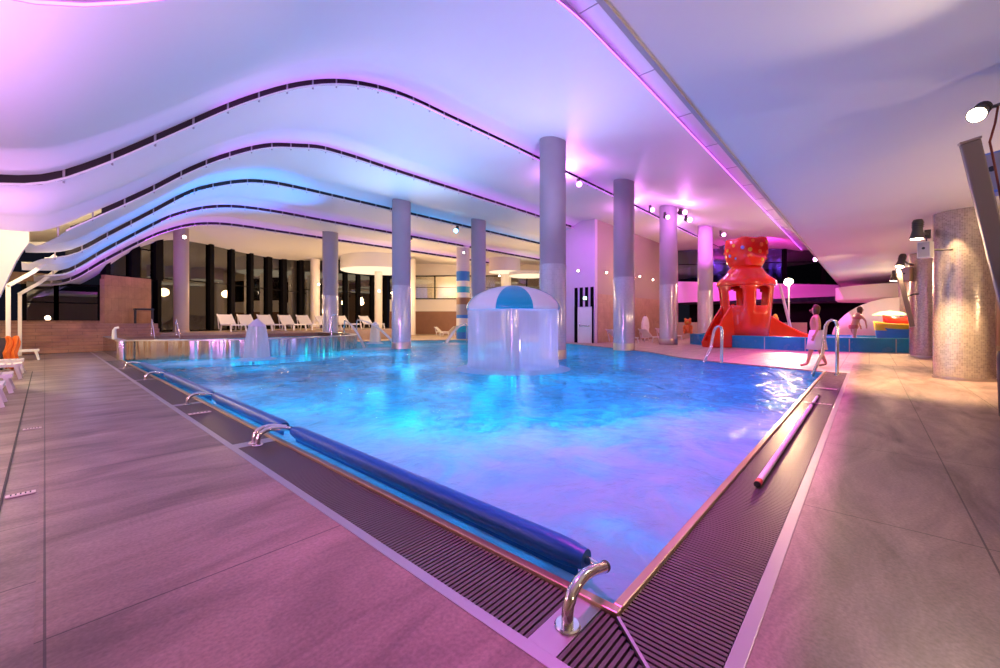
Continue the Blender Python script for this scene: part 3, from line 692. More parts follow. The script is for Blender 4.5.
# arched water jets with their nozzles
def water_jet(a, b, rise, label, w=.06, nozzle=True):
    a, b = Vector(a), Vector(b); t = thing('water_jet', label, 'water jet', (a.x, a.y, -.02))
    p = []
    for k in range(15):
        q = k/14; v = a.lerp(b, q)-Vector((a.x, a.y, -.02)); v.z = (a.z+.02)*(1-q*q)+rise*q*(1-q)+b.z*q; p.append(v)
    MB().tube(p, [w*.6*(1+.8*k/14) for k in range(15)], 10).build('water_stream', M['jet'], t, smooth=True)
    h = a.z+.02; d = Vector((b.x-a.x, b.y-a.y, 0)).normalized()
    MB().tube([-d*.12, -d*.12+Vector((0, 0, h*.75)), -d*.08+Vector((0, 0, h*.98)), Vector((0, 0, h+.03)), d*.08+Vector((0, 0, h))], .035, 12).build('nozzle_pipe', M['steel'], t, smooth=True)
    return t
water_jet((10.78, 20.9, 1.30), (10.45, 18.3, 0), -.25, 'arched white water jet falling right in front of the steel wall end')
water_jet((11.7, 21.2, 1.35), (12.2, 18.2, 0), -.1, 'second arched white water jet, left of the column standing in the pool')
water_jet((17.15, 18.31, 1.1), (15.9, 18.6, 0), -.1, 'slanting white water jet in front of the striped column', .09)

# ------------------------------------------------------------------ raised steel whirlpool basin
arc = [(1.66, 24.3), (1.66, 18.55)]
cx, cy, rr = 6.0, 21.9, 5.35
for k in range(0, 25):
    a = R(218+k*(322-218)/24); arc.append((cx+rr*cos(a), cy+rr*sin(a)))
arc.append((10.9, 20.2)); arc.append((10.9, 24.3))
t = thing('whirlpool_basin', 'raised whirlpool with a curved polished stainless steel wall', 'pool', (0, 0, 0))
MB().wall(arc[::-1], -.3, .62, -.12).build('steel_wall', M['basinsteel'], t)
MB().wall(arc[::-1], .62, .66, -.22).build('rim', M['steel_r'], t, bevel=.01)
MB().wall([(10.9, 24.3), (1.66, 24.3)], -.3, .62, .12).build('rear_wall', M['brick'], t)
M['whirl'] = water_mat('whirlpool_water', [], base_foam=.45)
inner = [(1.8, 24.2), (1.8, 18.7)]+[(cx+(rr-.15)*cos(R(218+k*(322-218)/24)), cy+(rr-.15)*sin(R(218+k*(322-218)/24))) for k in range(25)]+[(10.8, 24.2)]
MB().add([(x, y, .44) for x, y in inner], [tuple(range(len(inner)))]).build('basin_water', M['whirl'], t)
MB().add([(x, y, .05) for x, y in inner], [tuple(range(len(inner)))]).build('basin_floor', M['basin'], t)
# rails
def ladder(loc, rz, label, h=.85, w=.5, drop=.7, reach=.55, s=1.0, name='pool_ladder'):
    t = thing(name, label, 'pool ladder', loc, rz, 'stainless pool ladders')
    for sy in (-w/2, w/2):
        p = [(reach, sy, 0), (reach, sy, h*.5), (reach, sy, h-.12), (reach-.03, sy, h-.03), (reach-.10, sy, h), (reach-.17, sy, h-.05), (reach-.22, sy, h-.16), (-.02, sy, h*.38), (-.2, sy, .0), (-.26, sy, -drop*.3), (-.27, sy, -drop)]
        MB().tube(p, .022*s, 10).build('handrail', M['steel'], t, smooth=True)
        MB().lathe([(.0, .02), (.05, .02), (.055, 0)], (reach, sy, 0), 16).build('flange', M['steel'], t, smooth=True)
    for k in range(2):
        MB().box((-.26, 0, -.16-.28*k), (.1, w, .03)).build('step', M['steel_r'], t, bevel=.005)
    return t
ladder((14.25, 3.75, -.01), R(-70), 'pool ladder in front of the red slide tower', 1.15, .4, reach=.3)
ladder((12.95, .84, 0), R(-90), 'pool ladder at the far end of the right pool edge', 1.33, .5, reach=.26, s=1.2)
t = ladder((3.75, 24.1, .62), R(90), 'bowed handrail pair at the far left edge of the steel basin', .75, .9, .1, name='basin_rail')
t = thing('shower_post', 'thin bent steel spout on the rim of the whirlpool before the column', 'spout', (8.7, 18.1, .64))
MB().tube([(0, 0, 0), (0, 0, .85), (.03, -.02, .93), (.10, -.06, .96), (.17, -.1, .92)], .03, 10).build('spout_pipe', M['steel'], t, smooth=True)
MB().lathe([(0, .02), (.07, .02), (.08, 0)], seg=16).build('flange', M['steel'], t)
t = thing('shower_post', 'short lilac steel spout at the left end of the whirlpool rim', 'spout', (1.7, 20.5, .64))
MB().tube([(0, 0, 0), (0, 0, .32), (.04, -.02, .40), (.12, -.05, .42)], [.08, .06, .05, .04], 10).build('spout_pipe', M['whitepl'], t, smooth=True)
MB().lathe([(0, .02), (.1, .02), (.11, 0)], seg=16).build('flange', M['steel'], t)

# ------------------------------------------------------------------ terrace and far left walls
b = MB()
for k in range(5):
    z1 = .235*(k+1); b.wall([(-1.6, 24.4+.34*k), (3.7, 24.4+.34*k)], 0 if k == 0 else z1-.235, z1, .36 if k < 4 else 1.6)
struct(b.build('floor_terrace_steps', M['brick']))
struct(MB().bx(3.7, 18.5, 25.9, 36, 0, .70).build('floor_terrace', M['terrace']))
struct(MB().wall([(3.7, 25.85), (18.5, 25.85)], 0, .705, .06).build('wall_terrace_front', M['terrace']))
struct(MB().wall([(18.5, 25.85), (18.5, 35.4)], 0, .705, .06).build('wall_terrace_side', M['brick']))
# timber wall left of the glass
struct(MB().wall([(1.9, 27.0), (3.75, 28.1)], 1.17, 3.5, .2).build('wall_timber', M['wood']))
struct(MB().wall([(-1.6, 27.05), (1.9, 27.05)], 1.17, 1.32, .2).build('wall_far_left_sill', M['wood']))
struct(MB().wall([(-1.6, 27.05), (0.15, 27.05)], 2.9, 3.4, .2).build('wall_far_left_head', M['wood']))
struct(MB().wall([(1.75, 27.0), (1.9, 27.0)], 1.17, 3.3, .2).build('wall_far_left_pier', M['wood']))
wn = [0]
def window(path, z0, z1, frame=.07, fins=None, deep=.22, gm='glass'):
    wn[0] += 1
    (x0, y0), (x1, y1) = path
    b = MB(); a0, a1 = Vector((x0, y0, 0)), Vector((x1, y1, 0)); d = (a1-a0).normalized()
    for p in (a0, a1): b.bar(p+Vector((0, 0, z0)), p+Vector((0, 0, z1)), frame, deep, up=(d.y, -d.x, 0))
    b.bar(a0+Vector((0, 0, z0)), a1+Vector((0, 0, z0)), .1, .1); b.bar(a0+Vector((0, 0, z1)), a1+Vector((0, 0, z1)), .1, .1)
    b.bar(a0+Vector((0, 0, z0+(z1-z0)*.5)), a1+Vector((0, 0, z0+(z1-z0)*.5)), .05, .05)
    o = struct(b.build('window_%d' % wn[0], M['fin']))
    MB().wall(path, z0, z1, .02).build('pane', M[gm], o)
for p in (((-.6, 27.1), (.35, 27.1)), ((.35, 27.1), (1.75, 27.1))): window(p, 1.3, 2.95, .16, deep=.1)
fins = [(3.02, 27.95, .20, 3.5), (4.07, 28.65, .42, .7), (5.4, 29.48, .2, .7), (6.84, 30.29, .26, .7), (8.16, 31.03, .28, .7), (9.51, 31.84, .28, .7), (10.99, 32.84, .28, .7), (12.36, 33.77, .5, .7), (13.94, 34.51, .34, .7), (15.46, 35.0, .34, .7), (16.9, 35.47, .34, .7), (18.35, 35.56, .34, .7), (19.6, 35.52, .34, .7), (21.03, 35.47, .34, .7), (22.42, 35.42, .34, .7)]
prev = (1.95, 27.25, .15, 3.5)
for fx in fins:
    window(((prev[0], prev[1]), (fx[0], fx[1])), max(prev[3], .7) if fx[0] > 18.6 else max(prev[3], fx[3]) if fx[0] < 5 else .72, 6.6 if fx[0] < 14 else 7.1, fx[2], deep=.35); prev = fx
# night outside: dark ground and far dark hedge
struct(MB().bx(-20, 60, 36.5, 80, -.3, -.1).build('floor_garden', M['darkout']))

# left side: arched cream wall, tan wall behind, portal ribs
arch = [(-3.4, .9), (-2, .95), (-1.2, 1.15), (-.95, 1.4), (-.74, 1.92), (-.6, 2.4), (-.48, 2.8), (-.36, 3.1), (-.26, 3.3)]
struct(MB().grid([[(x, 16-.25*(x+.26), z) for x, z in arch], [(x, 16-.25*(x+.26), 4.4) for x, z in arch]]).build('wall_left_arch', M['cream'], solid=.08))
struct(MB().wall([(-3.4, -6), (-3.4, 27)], 0, 4.5, .2).build('wall_left', M['tan']))
struct(MB().wall([(-3.4, 24.35), (-1.6, 24.35)], 0, 3.4, .2).build('wall_left_return', M['tan']))
struct(MB().grid([[(-3.5, 13.5, 4.4), (-.6, 13.5, 4.42), (.4, 13.5, 4.6), (1.3, 13.5, 5.0)], [(-3.5, 27, 4.4), (-.6, 27, 4.42), (.4, 27, 4.6), (1.3, 27, 5.0)]]).build('ceiling_left_soffit', M['cream']))
for k, (y, lb) in enumerate(((20.2, 'nearer cream portal rib rising into the ceiling at the far left'), (23.4, 'farther cream portal rib rising into the ceiling at the far left'))):
    t = thing('portal_rib', lb, 'rib', (-.76+.14*k, y-.2+.4*k, 0))
    zt = 2.42-.09*k
    MB().bx(-.05, .05, -.06, .06, 0, zt).build('post', M['cream'], t, bevel=.01)
    MB().bar((-.03, 0, zt-.04), (.52, 0, zt+.46), .12, .11).build('rafter', M['cream'], t, bevel=.01)
    MB().bar((.5, 0, zt+.44), (1.0, 0, zt+1.05), .12, .11).build('rafter', M['cream'], t, bevel=.01)
# rear and right walls closing the hall behind the camera
struct(MB().wall([(-8, -5), (50, -5)], 0, 4.2, -.2).build('wall_right', M['tan']))
struct(MB().wall([(-5, 12), (-5, -6)], 0, 9, -.2).build('wall_back', M['grey']))
struct(MB().wall([(-3.4, -6), (-3.4, 9.5)], 3.2, 9, .2).build('wall_left_upper', M['grey']))

# ------------------------------------------------------------------ far centre and right walls
struct(MB().wall([(22.9, 35.4), (33.2, 23.3)], 0, 2.25, .2).build('wall_far_centre_base', M['brownwall']))
struct(MB().wall([(22.95, 35.4), (33.25, 23.3)], 2.25, 3.45, .25).build('wall_far_centre_band', M['cream']))
a, c = Vector((22.9, 35.4, 0)), Vector((33.2, 23.3, 0))
for k in range(7):
    p, q = a.lerp(c, k/7), a.lerp(c, (k+1)/7)
    window(((p.x, p.y), (q.x, q.y)), 3.5, 5.75, .12, deep=.12, gm='clearglass')
# rear lit room seen through those windows
struct(MB().wall([(22.9, 35.45), (33.2, 23.35)], 5.75, 7.2, .2).build('wall_far_centre_head', M['cream']))
struct(MB().wall([(26, 39), (37, 27)], 0, 7, .2).build('wall_rear_room', M['cream']))
struct(MB().wall([(33.2, 23.3), (33.2, 11.9)], 0, 8.2, .2).build('wall_far_centre_side', M['cream']))
# door block
struct(MB().wall([(21.5, 15.6), (21.5, 11.9)], 0, 8, .3).build('wall_door_block', M['purplew']))
struct(MB().wall([(21.81, 11.9), (35.5, 11.9)], 2.9, 8, .3).build('wall_tan_upper', M['tangrey']))
struct(MB().wall([(21.81, 11.89), (35.5, 11.89)], 0, 2.9, .3).build('wall_tan_lower', M['tanwall']))
d = struct(MB().bx(21.42, 21.48, 12.08, 13.02, 0, 2.12).build('door_1', M['whitepl'], bevel=.01))
MB().bx(21.36, 21.42, 12.2, 12.9, .98, 1.04).build('push_bar', M['steel'], d)
MB().tube([(21.33, 12.85, 1.0), (21.33, 12.85, 1.2)], .02).build('door_handle', M['steel'], d)
b = MB()
for k in range(4): b.bx(21.43, 21.5, 11.98+.36*k, 12.16+.36*k, 2.15, 3.3)
b.bx(21.43, 21.5, 11.98, 12.06, 0, 2.15); b.bx(21.43, 21.5, 13.05, 13.25, 0, 2.15)
struct(b.build('trim_5', M['fin']))
t = thing('exit_lamp', 'small round greenish lamp over the grey exit door', 'lamp', (21.40, 12.5, 2.65))
MB().box((0.03, 0, 0), (.06, .26, .2)).build('housing', M['fixture'], t, bevel=.01)
MB().box((-.01, 0, 0), (.02, .22, .16)).build('diffuser', M['greenlamp'], t)
# wall lamps
def wall_lamp(loc, nrm, label, m='lampface_s', s=.13, grp='round wall lamps'):
    s = s*.62
    t = thing('wall_lamp', label, 'lamp', loc, 0, grp); n = Vector(nrm).normalized()
    MB().tube([-n*.12, -n*.02, n*.02], [s*.55, s*.9, s], 16).build('housing', M['fixture'], t, smooth=True)
    MB().tube([n*.021, n*.03], s*.85, 16).build('lens', M[m], t)
cam_dir = (-.75, -.62, -.1)
wall_lamp((21.3, 12.9, 4.3), (-1, -.3, -.2), 'wall lamp on the purple wall above the grey exit door')
wall_lamp((22.5, 11.7, 4.2), (-.5, -1, -.2), 'wall lamp on the tan wall beside the purple corner')
wall_lamp((27.3, 11.7, 4.35), (-.5, -1, -.2), 'wall lamp on the tan wall just right of the second tall column')
wall_lamp((29.6, 11.7, 4.3), (-.5, -1, -.2), 'wall lamp on the tan wall close to the spotlit column')
wall_lamp((4.95, 26.98, 5.75), (.1, -1, -.2), 'bright lamp near the top of the slender terrace column', s=.16)
wall_lamp((15.0, 33.45, 4.3), (-.1, -1, -.2), 'lamp halfway up the cream terrace column', s=.16)
wall_lamp((16.2, 33.4, 6.0), (-.1, -1, -.2), 'lamp high between the cream terrace column and the tall column', s=.16)
wall_lamp((19.4, 31.6, 3.9), (-.2, -1, -.2), 'bright lamp on the cream column between the two tall columns', s=.2)
wall_lamp((20.6, 31.5, 3.8), (-.2, -1, -.2), 'smaller lamp right of the one on the cream column between tall columns', s=.13)
wall_lamp((20.1, 21.6, 6.2), (-.5, -1, -.2), 'lamp high on the striped column', s=.13)
wall_lamp((26.9, 24.3, 5.3), (-.5, -1, -.2), 'lamp under the lilac drum soffit', s=.13)
# magenta and blue spot clusters under the ceiling
def cluster(loc, aim, label, m, s=1.6):
    spotlight(loc, aim, label, s, m, 'coloured spotlights under the ceiling', (loc[0]+.3, loc[1]+.2, loc[2]+.25))
cluster((13.6, 9.0, 7.05), (10, 6, 5.8), 'magenta spotlight just right of the tallest column top', 'lamppurple')
cluster((14.9, 9.0, 7.0), (11, 6, 5.5), 'second magenta spotlight right of the tallest column top', 'lamppurple')
cluster((21.6, 8.6, 7.2), (17, 5, 6), 'dark spotlight left of the ringed column top', 'lamppurple')
cluster((22.4, 8.1, 6.9), (18, 4, 5), 'magenta spotlight low on the ringed column top', 'lamppurple')
cluster((23.4, 7.6, 7.25), (20, 3, 6), 'bright magenta-white spotlight at the ringed column top', 'lamppurple', 2.0)
cluster((24.0, 7.5, 6.95), (20, 3, 5), 'warm white spotlight right of the ringed column top', 'lampface', 1.8)
cluster((15.4, 17.2, 6.35), (11, 12, 5), 'blue spotlight at the end of the blue light strip', 'lampblue', 1.7)
cluster((30.0, 7.2, 7.0), (24, 3, 5.5), 'magenta spotlight right of the magenta-lit column', 'lamppurple', 1.8)
cluster((16.8, 17.0, 6.4), (12, 12, 5), 'small magenta spotlight beside the blue one', 'lamppurple', 1.0)
cluster((15.0, 21.0, 6.2), (11, 15, 5), 'magenta spotlight hanging left of the striped column', 'lamppurple', 1.2)
# round drum soffits
def drum(x, y, r, z0, z1, label, m):
    t = thing('drum_soffit', label, 'ceiling soffit', (x, y, z0), 0, 'round luminous ceiling soffits')
    MB().lathe([(r, .08), (r, z1-z0)], seg=56).build('drum_side', M[m], t, smooth=True)
    MB().lathe([(0.001, .04), (r-.05, .04), (r, .08)], seg=56).build('luminous_disc', M['discglow'], t, smooth=True)
drum(19.5, 31.9, 3.1, 5.6, 6.9, 'widest round ceiling soffit, between the two tall left columns', 'plaster')
drum(26.6, 23.4, 1.35, 5.45, 7.0, 'lilac drum-shaped ceiling soffit above the mushroom dome', 'purplew')
drum(27.2, 21.2, 1.7, 5.0, 5.35, 'flat round luminous soffit touching the tallest column on its left', 'cream')

# far right: night windows, balcony band, low wall
fa, fb_ = Vector((35.6, 12.2, 0)), Vector((44.5, -2.0, 0))
for k in range(6):
    p, q = fa.lerp(fb_, k/6), fa.lerp(fb_, (k+1)/6); window(((p.x, p.y), (q.x, q.y)), 4.2, 7.9, .25, deep=.3)
def band(q, z): p = fa.lerp(fb_, q); return (p.x-.15, p.y-.1, z)
struct(MB().grid([[band(k/10, 2.82+.6*k/10) for k in range(11)], [band(k/10, 4.62-.66*k/10) for k in range(11)]]).build('wall_balcony_band', M['purplew'], solid=.12))
rows = [[], []]
for k in range(161):
    q = k/160; p = fa.lerp(fb_, q); n = Vector((.845, .535, 0)); o_ = .9+.12*sin(q*150)+.05*sin(q*61)
    for r_, z in ((0, 2.9), (1, 8.2)): rows[r_].append((p.x+n.x*o_, p.y+n.y*o_, z))
tag(MB().grid(rows).build('pleated_curtain', M['curtain'], smooth=True, solid=.02), 'dark violet pleated curtain behind the upper far windows', 'curtain')
struct(MB().prism([(35.8, 12), (44.6, -2), (47, -2), (47, 12)], 2.75, 2.85).build('floor_balcony', M['plenum']))
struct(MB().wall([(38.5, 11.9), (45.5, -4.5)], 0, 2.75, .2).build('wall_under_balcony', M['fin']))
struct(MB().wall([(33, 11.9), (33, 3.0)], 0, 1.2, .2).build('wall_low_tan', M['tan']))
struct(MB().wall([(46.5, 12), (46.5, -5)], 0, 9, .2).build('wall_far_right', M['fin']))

# ------------------------------------------------------------------ paddling pool with slide tower
kp = [(24.3, 7.5), (23.6, 6.8), (22.4, 4.9), (21.9, 3.3), (21.75, 2.2), (22.2, 1.1), (22.8, -.2), (23.3, -1.5)]
t = thing('paddling_pool', 'raised children pool with a bright blue tiled wall and white joints', 'pool', (0, 0, 0))
MB().wall(kp, 0, .56, .2).build('tiled_wall', M['kidsblue'], t)
MB().wall(kp, .56, .60, .25).build('rim', M['domeblue'], t)
inn = [(x+.25, y) for x, y in kp]+[(28.3, -1.5), (28.3, 7.5)]
M['kidw'] = water_mat('paddling_water', [], base_foam=.5)
MB().add([(x, y, .50) for x, y in inn], [tuple(range(len(inn)))]).build('paddling_water', M['kidw'], t)
MB().add([(x, y, .1) for x, y in inn], [tuple(range(len(inn)))]).build('paddling_floor', M['basin'], t)
MB().wall([(24.3, 7.5), (28.3, 7.5), (28.3, -1.5)], 0, .56, -.2).build('rear_wall', M['kidsblue'], t)

tx, ty = 23.5, 4.6
t = thing('slide_tower', 'shiny red slide tower with arched openings and a spotted bowl on top', 'slide', (tx, ty, 0), R(215))
# arched openings are left out of the wall rows
seg = 64
hz = [.35, 1.0, 1.6, 2.05, 2.2, 2.35, 2.5, 2.65, 2.78, 2.88, 2.95, 3.0, 3.15]
def rad(z): return 1.02+.28*min(1, max(0, (z-.35)/2.6))
pf = [(rad(z), z) for z in hz]
def skip(i, k):
    zc = (hz[i]+hz[i+1])/2
    if zc < 2.1 or zc > 3.0: return False
    a = ((k+.5)/seg*360+30) % 60 - 30
    half = 17 if zc < 2.65 else 17*math.sqrt(max(0, 1-((zc-2.65)/.36)**2))
    return abs(a) < half
MB().lathe(pf, seg=seg, skip=skip).build('tower_wall', M['red'], t, smooth=True, solid=.09)
MB().lathe([(1.28, 3.0), (1.40, 3.08), (1.42, 3.18), (1.36, 3.30), (1.16, 3.46), (.98, 3.62), (.86, 3.80), (.76, 3.98)], seg=48).build('skirt_roof', M['red'], t, smooth=True, solid=.06)
b = MB(); seg2 = 48; prof2 = [(.74, 3.95), (.88, 4.15), (1.0, 4.45), (1.03, 4.8), (1.0, 5.15), (.97, 5.33), (.88, 5.38), (.8, 5.25), (.3, 5.1), (.01, 5.08)]
rows = []
for (r_, z_) in prof2:
    row = []
    for k in range(seg2+1):
        a = 2*pi*k/seg2; w_ = 1+.05*cos(5*a)*min(1, (z_-3.9)); row.append((r_*w_*cos(a), r_*w_*sin(a), z_+.03*cos(5*a+1)*(z_ > 5)))
    rows.append(row)
bowl = b.grid(rows).build('bowl', M['red'], t, smooth=True)
rng = random.Random(3)
spots = []
for k in range(140):
    a = rng.uniform(0, 2*pi); z_ = rng.uniform(4.3, 5.22)
    if any(abs((a-a2+pi) % (2*pi)-pi) < .30 and abs(z_-z2) < .24 for a2, z2 in spots): continue
    spots.append((a, z_))
for k, (a, z_) in enumerate(spots):
    r_ = smooth_interp([(4.15, .88), (4.45, 1.0), (4.8, 1.03), (5.15, 1.0), (5.3, .97)], z_)*(1+.05*cos(5*a)*min(1, (z_-3.9)))+.012
    n = Vector((cos(a), sin(a), 0)); p = n*r_+Vector((0, 0, z_)); s_ = rng.uniform(.05, .11)
    MB().tube([p-n*.04, p+n*.012], s_, 14).build('painted_spot', M[['yellow', 'spotblue', 'orange'][k % 3]], bowl)
# base block, entry steps with red cheeks and the broad slide
MB().lathe([(1.08, 0), (1.08, .36), (1.02, .36)], seg=48).build('tower_foot', M['red'], t, smooth=True)
MB().lathe([(.01, 1.5), (1.1, 1.5)], seg=40).build('platform', M['red'], t)
for (sx, tall) in ((.36, 1), (-.36, 1)):
    rows = [[(sx-.08, 1.0, 0), (sx-.08, 2.25, 0)]]
    prof3 = [(1.0, 0), (2.35, 0), (2.4, .25), (2.2, .6), (1.6, 1.55), (1.15, 2.1), (1.0, 2.15)]
    n = len(prof3)
    vs = [(sx-.07, y, z) for y, z in prof3]+[(sx+.07, y, z) for y, z in prof3]
    MB().add(vs, [tuple(range(n))[::-1], tuple(range(n, 2*n))]+[(i, (i+1) % n, n+(i+1) % n, n+i) for i in range(n)]).build('stair_cheek', M['red'], t, bevel=.04)
for k in range(5): MB().bx(-.32, .32, 1.05+.24*k, 1.4+.24*k, 0, 1.4-.27*k).build('tread', M['red'], t)
pts = []
rows = []
for k in range(13):
    q = k/12; yy = -.6-q*2.8; zz = 1.25*(1-q)**1.3+.35; ww = .45+.2*q
    rows.append([(-ww, yy, zz+.28), (-ww*.85, yy, zz+.05), (-ww*.4, yy, zz-.05), (ww*.4, yy, zz-.05), (ww*.85, yy, zz+.05), (ww, yy, zz+.28), (ww+.08, yy, zz+.2), (ww+.08, yy, .0), (-ww-.08, yy, 0), (-ww-.08, yy, zz+.2), (-ww, yy, zz+.28)])
MB().grid(rows).build('slide_chute', M['red'], t, smooth=True)
t.rotation_euler = (0, 0, R(50)); t.scale = (.9, .9, 1)

tag(MB().tube([(26.6, 3.6, 3.3), (27.6, 3.1, .3)], .07, 10).build('slanted_pole', M['whitepl'], smooth=True), 'slanted white pole right of the red slide tower', 'pole')
tag(MB().tube([(30.9, 6.2, 1.25)]+[(30.9-.03*k, 6.2-.6*k, 1.25+.55*sin(pi*k/12)) for k in range(13)], .03, 8).build('water_arch', M['jet'], smooth=True), 'thin arching spray of water right of the slide tower', 'water jet')
# orange figure seated on the wall
def animal():
    t = thing('play_figure', 'small orange animal play figure on the left end of the blue wall', 'play figure', (24.1, 7.55, .6), R(200))
    b = MB().lathe([(.001, 0), (.22, .03), (.26, .2), (.2, .42), (.12, .5), (.001, .52)], seg=20).build('body', M['orange'], t, smooth=True)
    MB().lathe([(.001, .44), (.12, .47), (.19, .6), (.16, .74), (.08, .8), (.001, .81)], (0.04, 0, 0), seg=20).build('head', M['orange'], t, smooth=True)
    for sy in (-.12, .12):
        MB().lathe([(.001, .74), (.05, .76), (.06, .82), (.001, .88)], (0.02, sy, 0), seg=12).build('ear', M['orange'], t, smooth=True)
        MB().tube([(.05, sy*1.5, .42), (.2, sy*1.7, .3), (.24, sy*1.2, .16)], [.06, .055, .05], 10).build('arm', M['orange'], t, smooth=True)
        MB().tube([(.05, sy, .08), (.26, sy*1.4, .06), (.36, sy*1.5, .1)], [.09, .08, .06], 10).build('leg', M['orange'], t, smooth=True)
    MB().lathe([(.001, .58), (.07, .6), (.06, .68), (.001, .7)], (.2, 0, 0), seg=12).build('muzzle', M['yellow'], t, smooth=True)
animal()
# yellow buoy-like toy
t = thing('toy_float', 'yellow upright play float right of the slide tower', 'toy', (27.3, 3.9, .5))
MB().lathe([(.001, 0), (.16, .05), (.2, .5), (.16, .95), (.08, 1.15), (.001, 1.2)], seg=18).build('float_body', M['yellow'], t, smooth=True)
MB().lathe([(.205, .4), (.215, .45), (.205, .6)], seg=18).build('float_band', M['toyblue'], t, smooth=True)
# toy boat behind the blue wall
t = thing('toy_boat', 'red, yellow and blue play boat left of the second mosaic pillar', 'play boat', (24.9, -.95, .45), R(100))
def hull(z0, z1, w0, w1, l, m, nm):
    rows = []
    for q in range(9):
        u = q/8*2-1; k = 1-u*u*.8
        rows.append([(u*l, -w1*k, z1+.12*u*u), (u*l*.95, -w0*k, z0), (u*l*.95, w0*k, z0), (u*l, w1*k, z1+.12*u*u)])
    MB().grid(rows).build(nm, M[m], t, smooth=True, solid=.04)
hull(0, .5, .3, .5, .75, 'toyblue', 'hull'); hull(.45, .72, .46, .56, .8, 'yellow', 'gunwale'); hull(.72, 1.0, .38, .3, .5, 'red', 'cabin')
t = thing('shade_sail', 'mint green oval canopy above the play boat', 'canopy', (26.2, -.72, 0))
MB().lathe([(.001, 1.78), (.4, 1.72), (.62, 1.6), (.64, 1.56), (.5, 1.56)], seg=32).build('canopy_cloth', M['teal'], t, smooth=True)
MB().tube([(0, 0, .4), (0, 0, 1.75)], .04).build('canopy_post', M['whitepl'], t)
# cream curved soffit and ramp at the far right
pts = []
b = MB().lathe([(3.1, 2.5), (3.2, 2.6), (3.2, 3.35)], (33.7, -1.6, 0), seg=64)
b.lathe([(0.01, 2.5), (3.1, 2.5)], (33.7, -1.6, 0), seg=64)
tag(b.build('curved_gallery', M['cream'], smooth=True), 'cream curved gallery edge left of the second mosaic pillar', 'gallery')
rows = []
for k in range(21):
    q = k/20; a = R(100+120*q); x = 31.5+3.0*cos(a)*.9; y = -2+3.6*sin(a); rows.append([(x, y, .3), (x, y, .6+1.9*sin(pi*min(1, q*.9)))])
tag(MB().grid(rows).build('curved_ramp_wall', M['cream'], smooth=True, solid=.15), 'cream curved ramp wall behind the woman at the paddling pool', 'ramp wall')
# flood lamp that glares on the water
t = thing('flood_lamp', 'glaring warm flood lamp right of the red slide tower', 'lamp', (29.1, 3.5, 3.58))
MB().tube([(.12, 0, 0), (.02, 0, 0), (0, -.0, 0)], [.14, .2, .22], 20).build('housing', M['fixture'], t, smooth=True)
MB().tube([(-.001, 0, 0), (-.03, -.003, -.005)], .2, 20).build('lens', M['lampstar'], t)
MB().tube([(.1, 0, -.1), (.1, 0, -3.58)], .045).build('mast', M['whitepl'], t)
wall_lamp((28.0, 4.75, 4.64), cam_dir, 'violet lamp close to the right side of the spotted bowl', 'lamppurple', .2)
wall_lamp((27.65, 2.16, 4.6), cam_dir, 'violet lamp at the far end of the sloping aisle ceiling', 'lamppurple', .2)

# ------------------------------------------------------------------ sun loungers
def make_lounger(label, grp, seatmat='whitepl'):
    t = thing('sun_lounger', label, 'sun lounger', (0, 0, 0), 0, grp)
    b = MB()
    for sx in (-.3, .3): b.bx(sx-.025, sx+.025, 0, 1.25, .28, .34)
    for k in range(13): b.bx(-.3, .3, .03+.095*k, .10+.095*k, .315, .335)
    b.bx(-.32, .32, -.03, .03, .28, .345)
    b.build('seat', M[seatmat], t)
    b = MB(); a = R(42)
    for sx in (-.3, .3): b.bar((sx, 1.25, .32), (sx, 1.25+.75*cos(a), .32+.75*sin(a)), .05, .05)
    for k in range(8):
        q = .05+.088*k; b.bar((-.3, 1.25+q*cos(a), .33+q*sin(a)), (.3, 1.25+q*cos(a), .33+q*sin(a)), .07, .02, up=(0, -sin(a), cos(a)))
    b.build('backrest', M[seatmat], t)
    for sx in (-.3, .3):
        for y0, y1 in ((.06, -.02), (1.2, 1.28)):
            MB().bar((sx, y0, .32), (sx*1.06, y1, 0), .05, .06, up=(0, 1, 0)).build('leg', M[seatmat], t)
        MB().bar((sx, 1.7, .66), (sx, 1.55, .1), .035, .035, up=(0, 1, 0)).build('support', M[seatmat], t)
    return t
l0 = make_lounger('nearest lounger of the left row, only its leg in view at the frame edge', 'loungers along the left wall')
l0.location = (-.45, 10.0, 0); l0.rotation_euler = (0, 0, R(90))
for (x, y, lb) in ((-.42, 11.8, 'second nearest white slatted lounger at the left frame edge'), (-.38, 14.4, 'white slatted lounger in the middle of the row along the left wall'), (-.38, 15.9, 'white slatted lounger just before the orange towel'), (-.15, 21.0, 'farthest white slatted lounger of the left row, below the portal ribs')):
    dup(l0, (x, y, 0), R(90), lb)
for i, x in enumerate((7.34, 8.37, 9.47, 10.7, 11.84)):
    dup(l0, (x, 26.5, .7), R(4), ['first lounger from the left on the terrace before the dark glass', 'second terrace lounger from the left, just left of the bell fountain', 'third terrace lounger, rising right behind the bell fountain cap', 'fourth terrace lounger from the left, right of the bell fountain', 'fifth terrace lounger from the left, in front of the cream slender column'][i], 'loungers on the terrace', 1.22)
for (x, lb) in ((13.4, 'terrace lounger just right of the column behind the steel wall'), (14.9, 'terrace lounger above the bowed water jets'), (16.8, 'last terrace lounger, left of the column standing in the pool')):
    dup(l0, (x, 27.2, .7), R(4), lb, 'loungers on the terrace', 1.22)
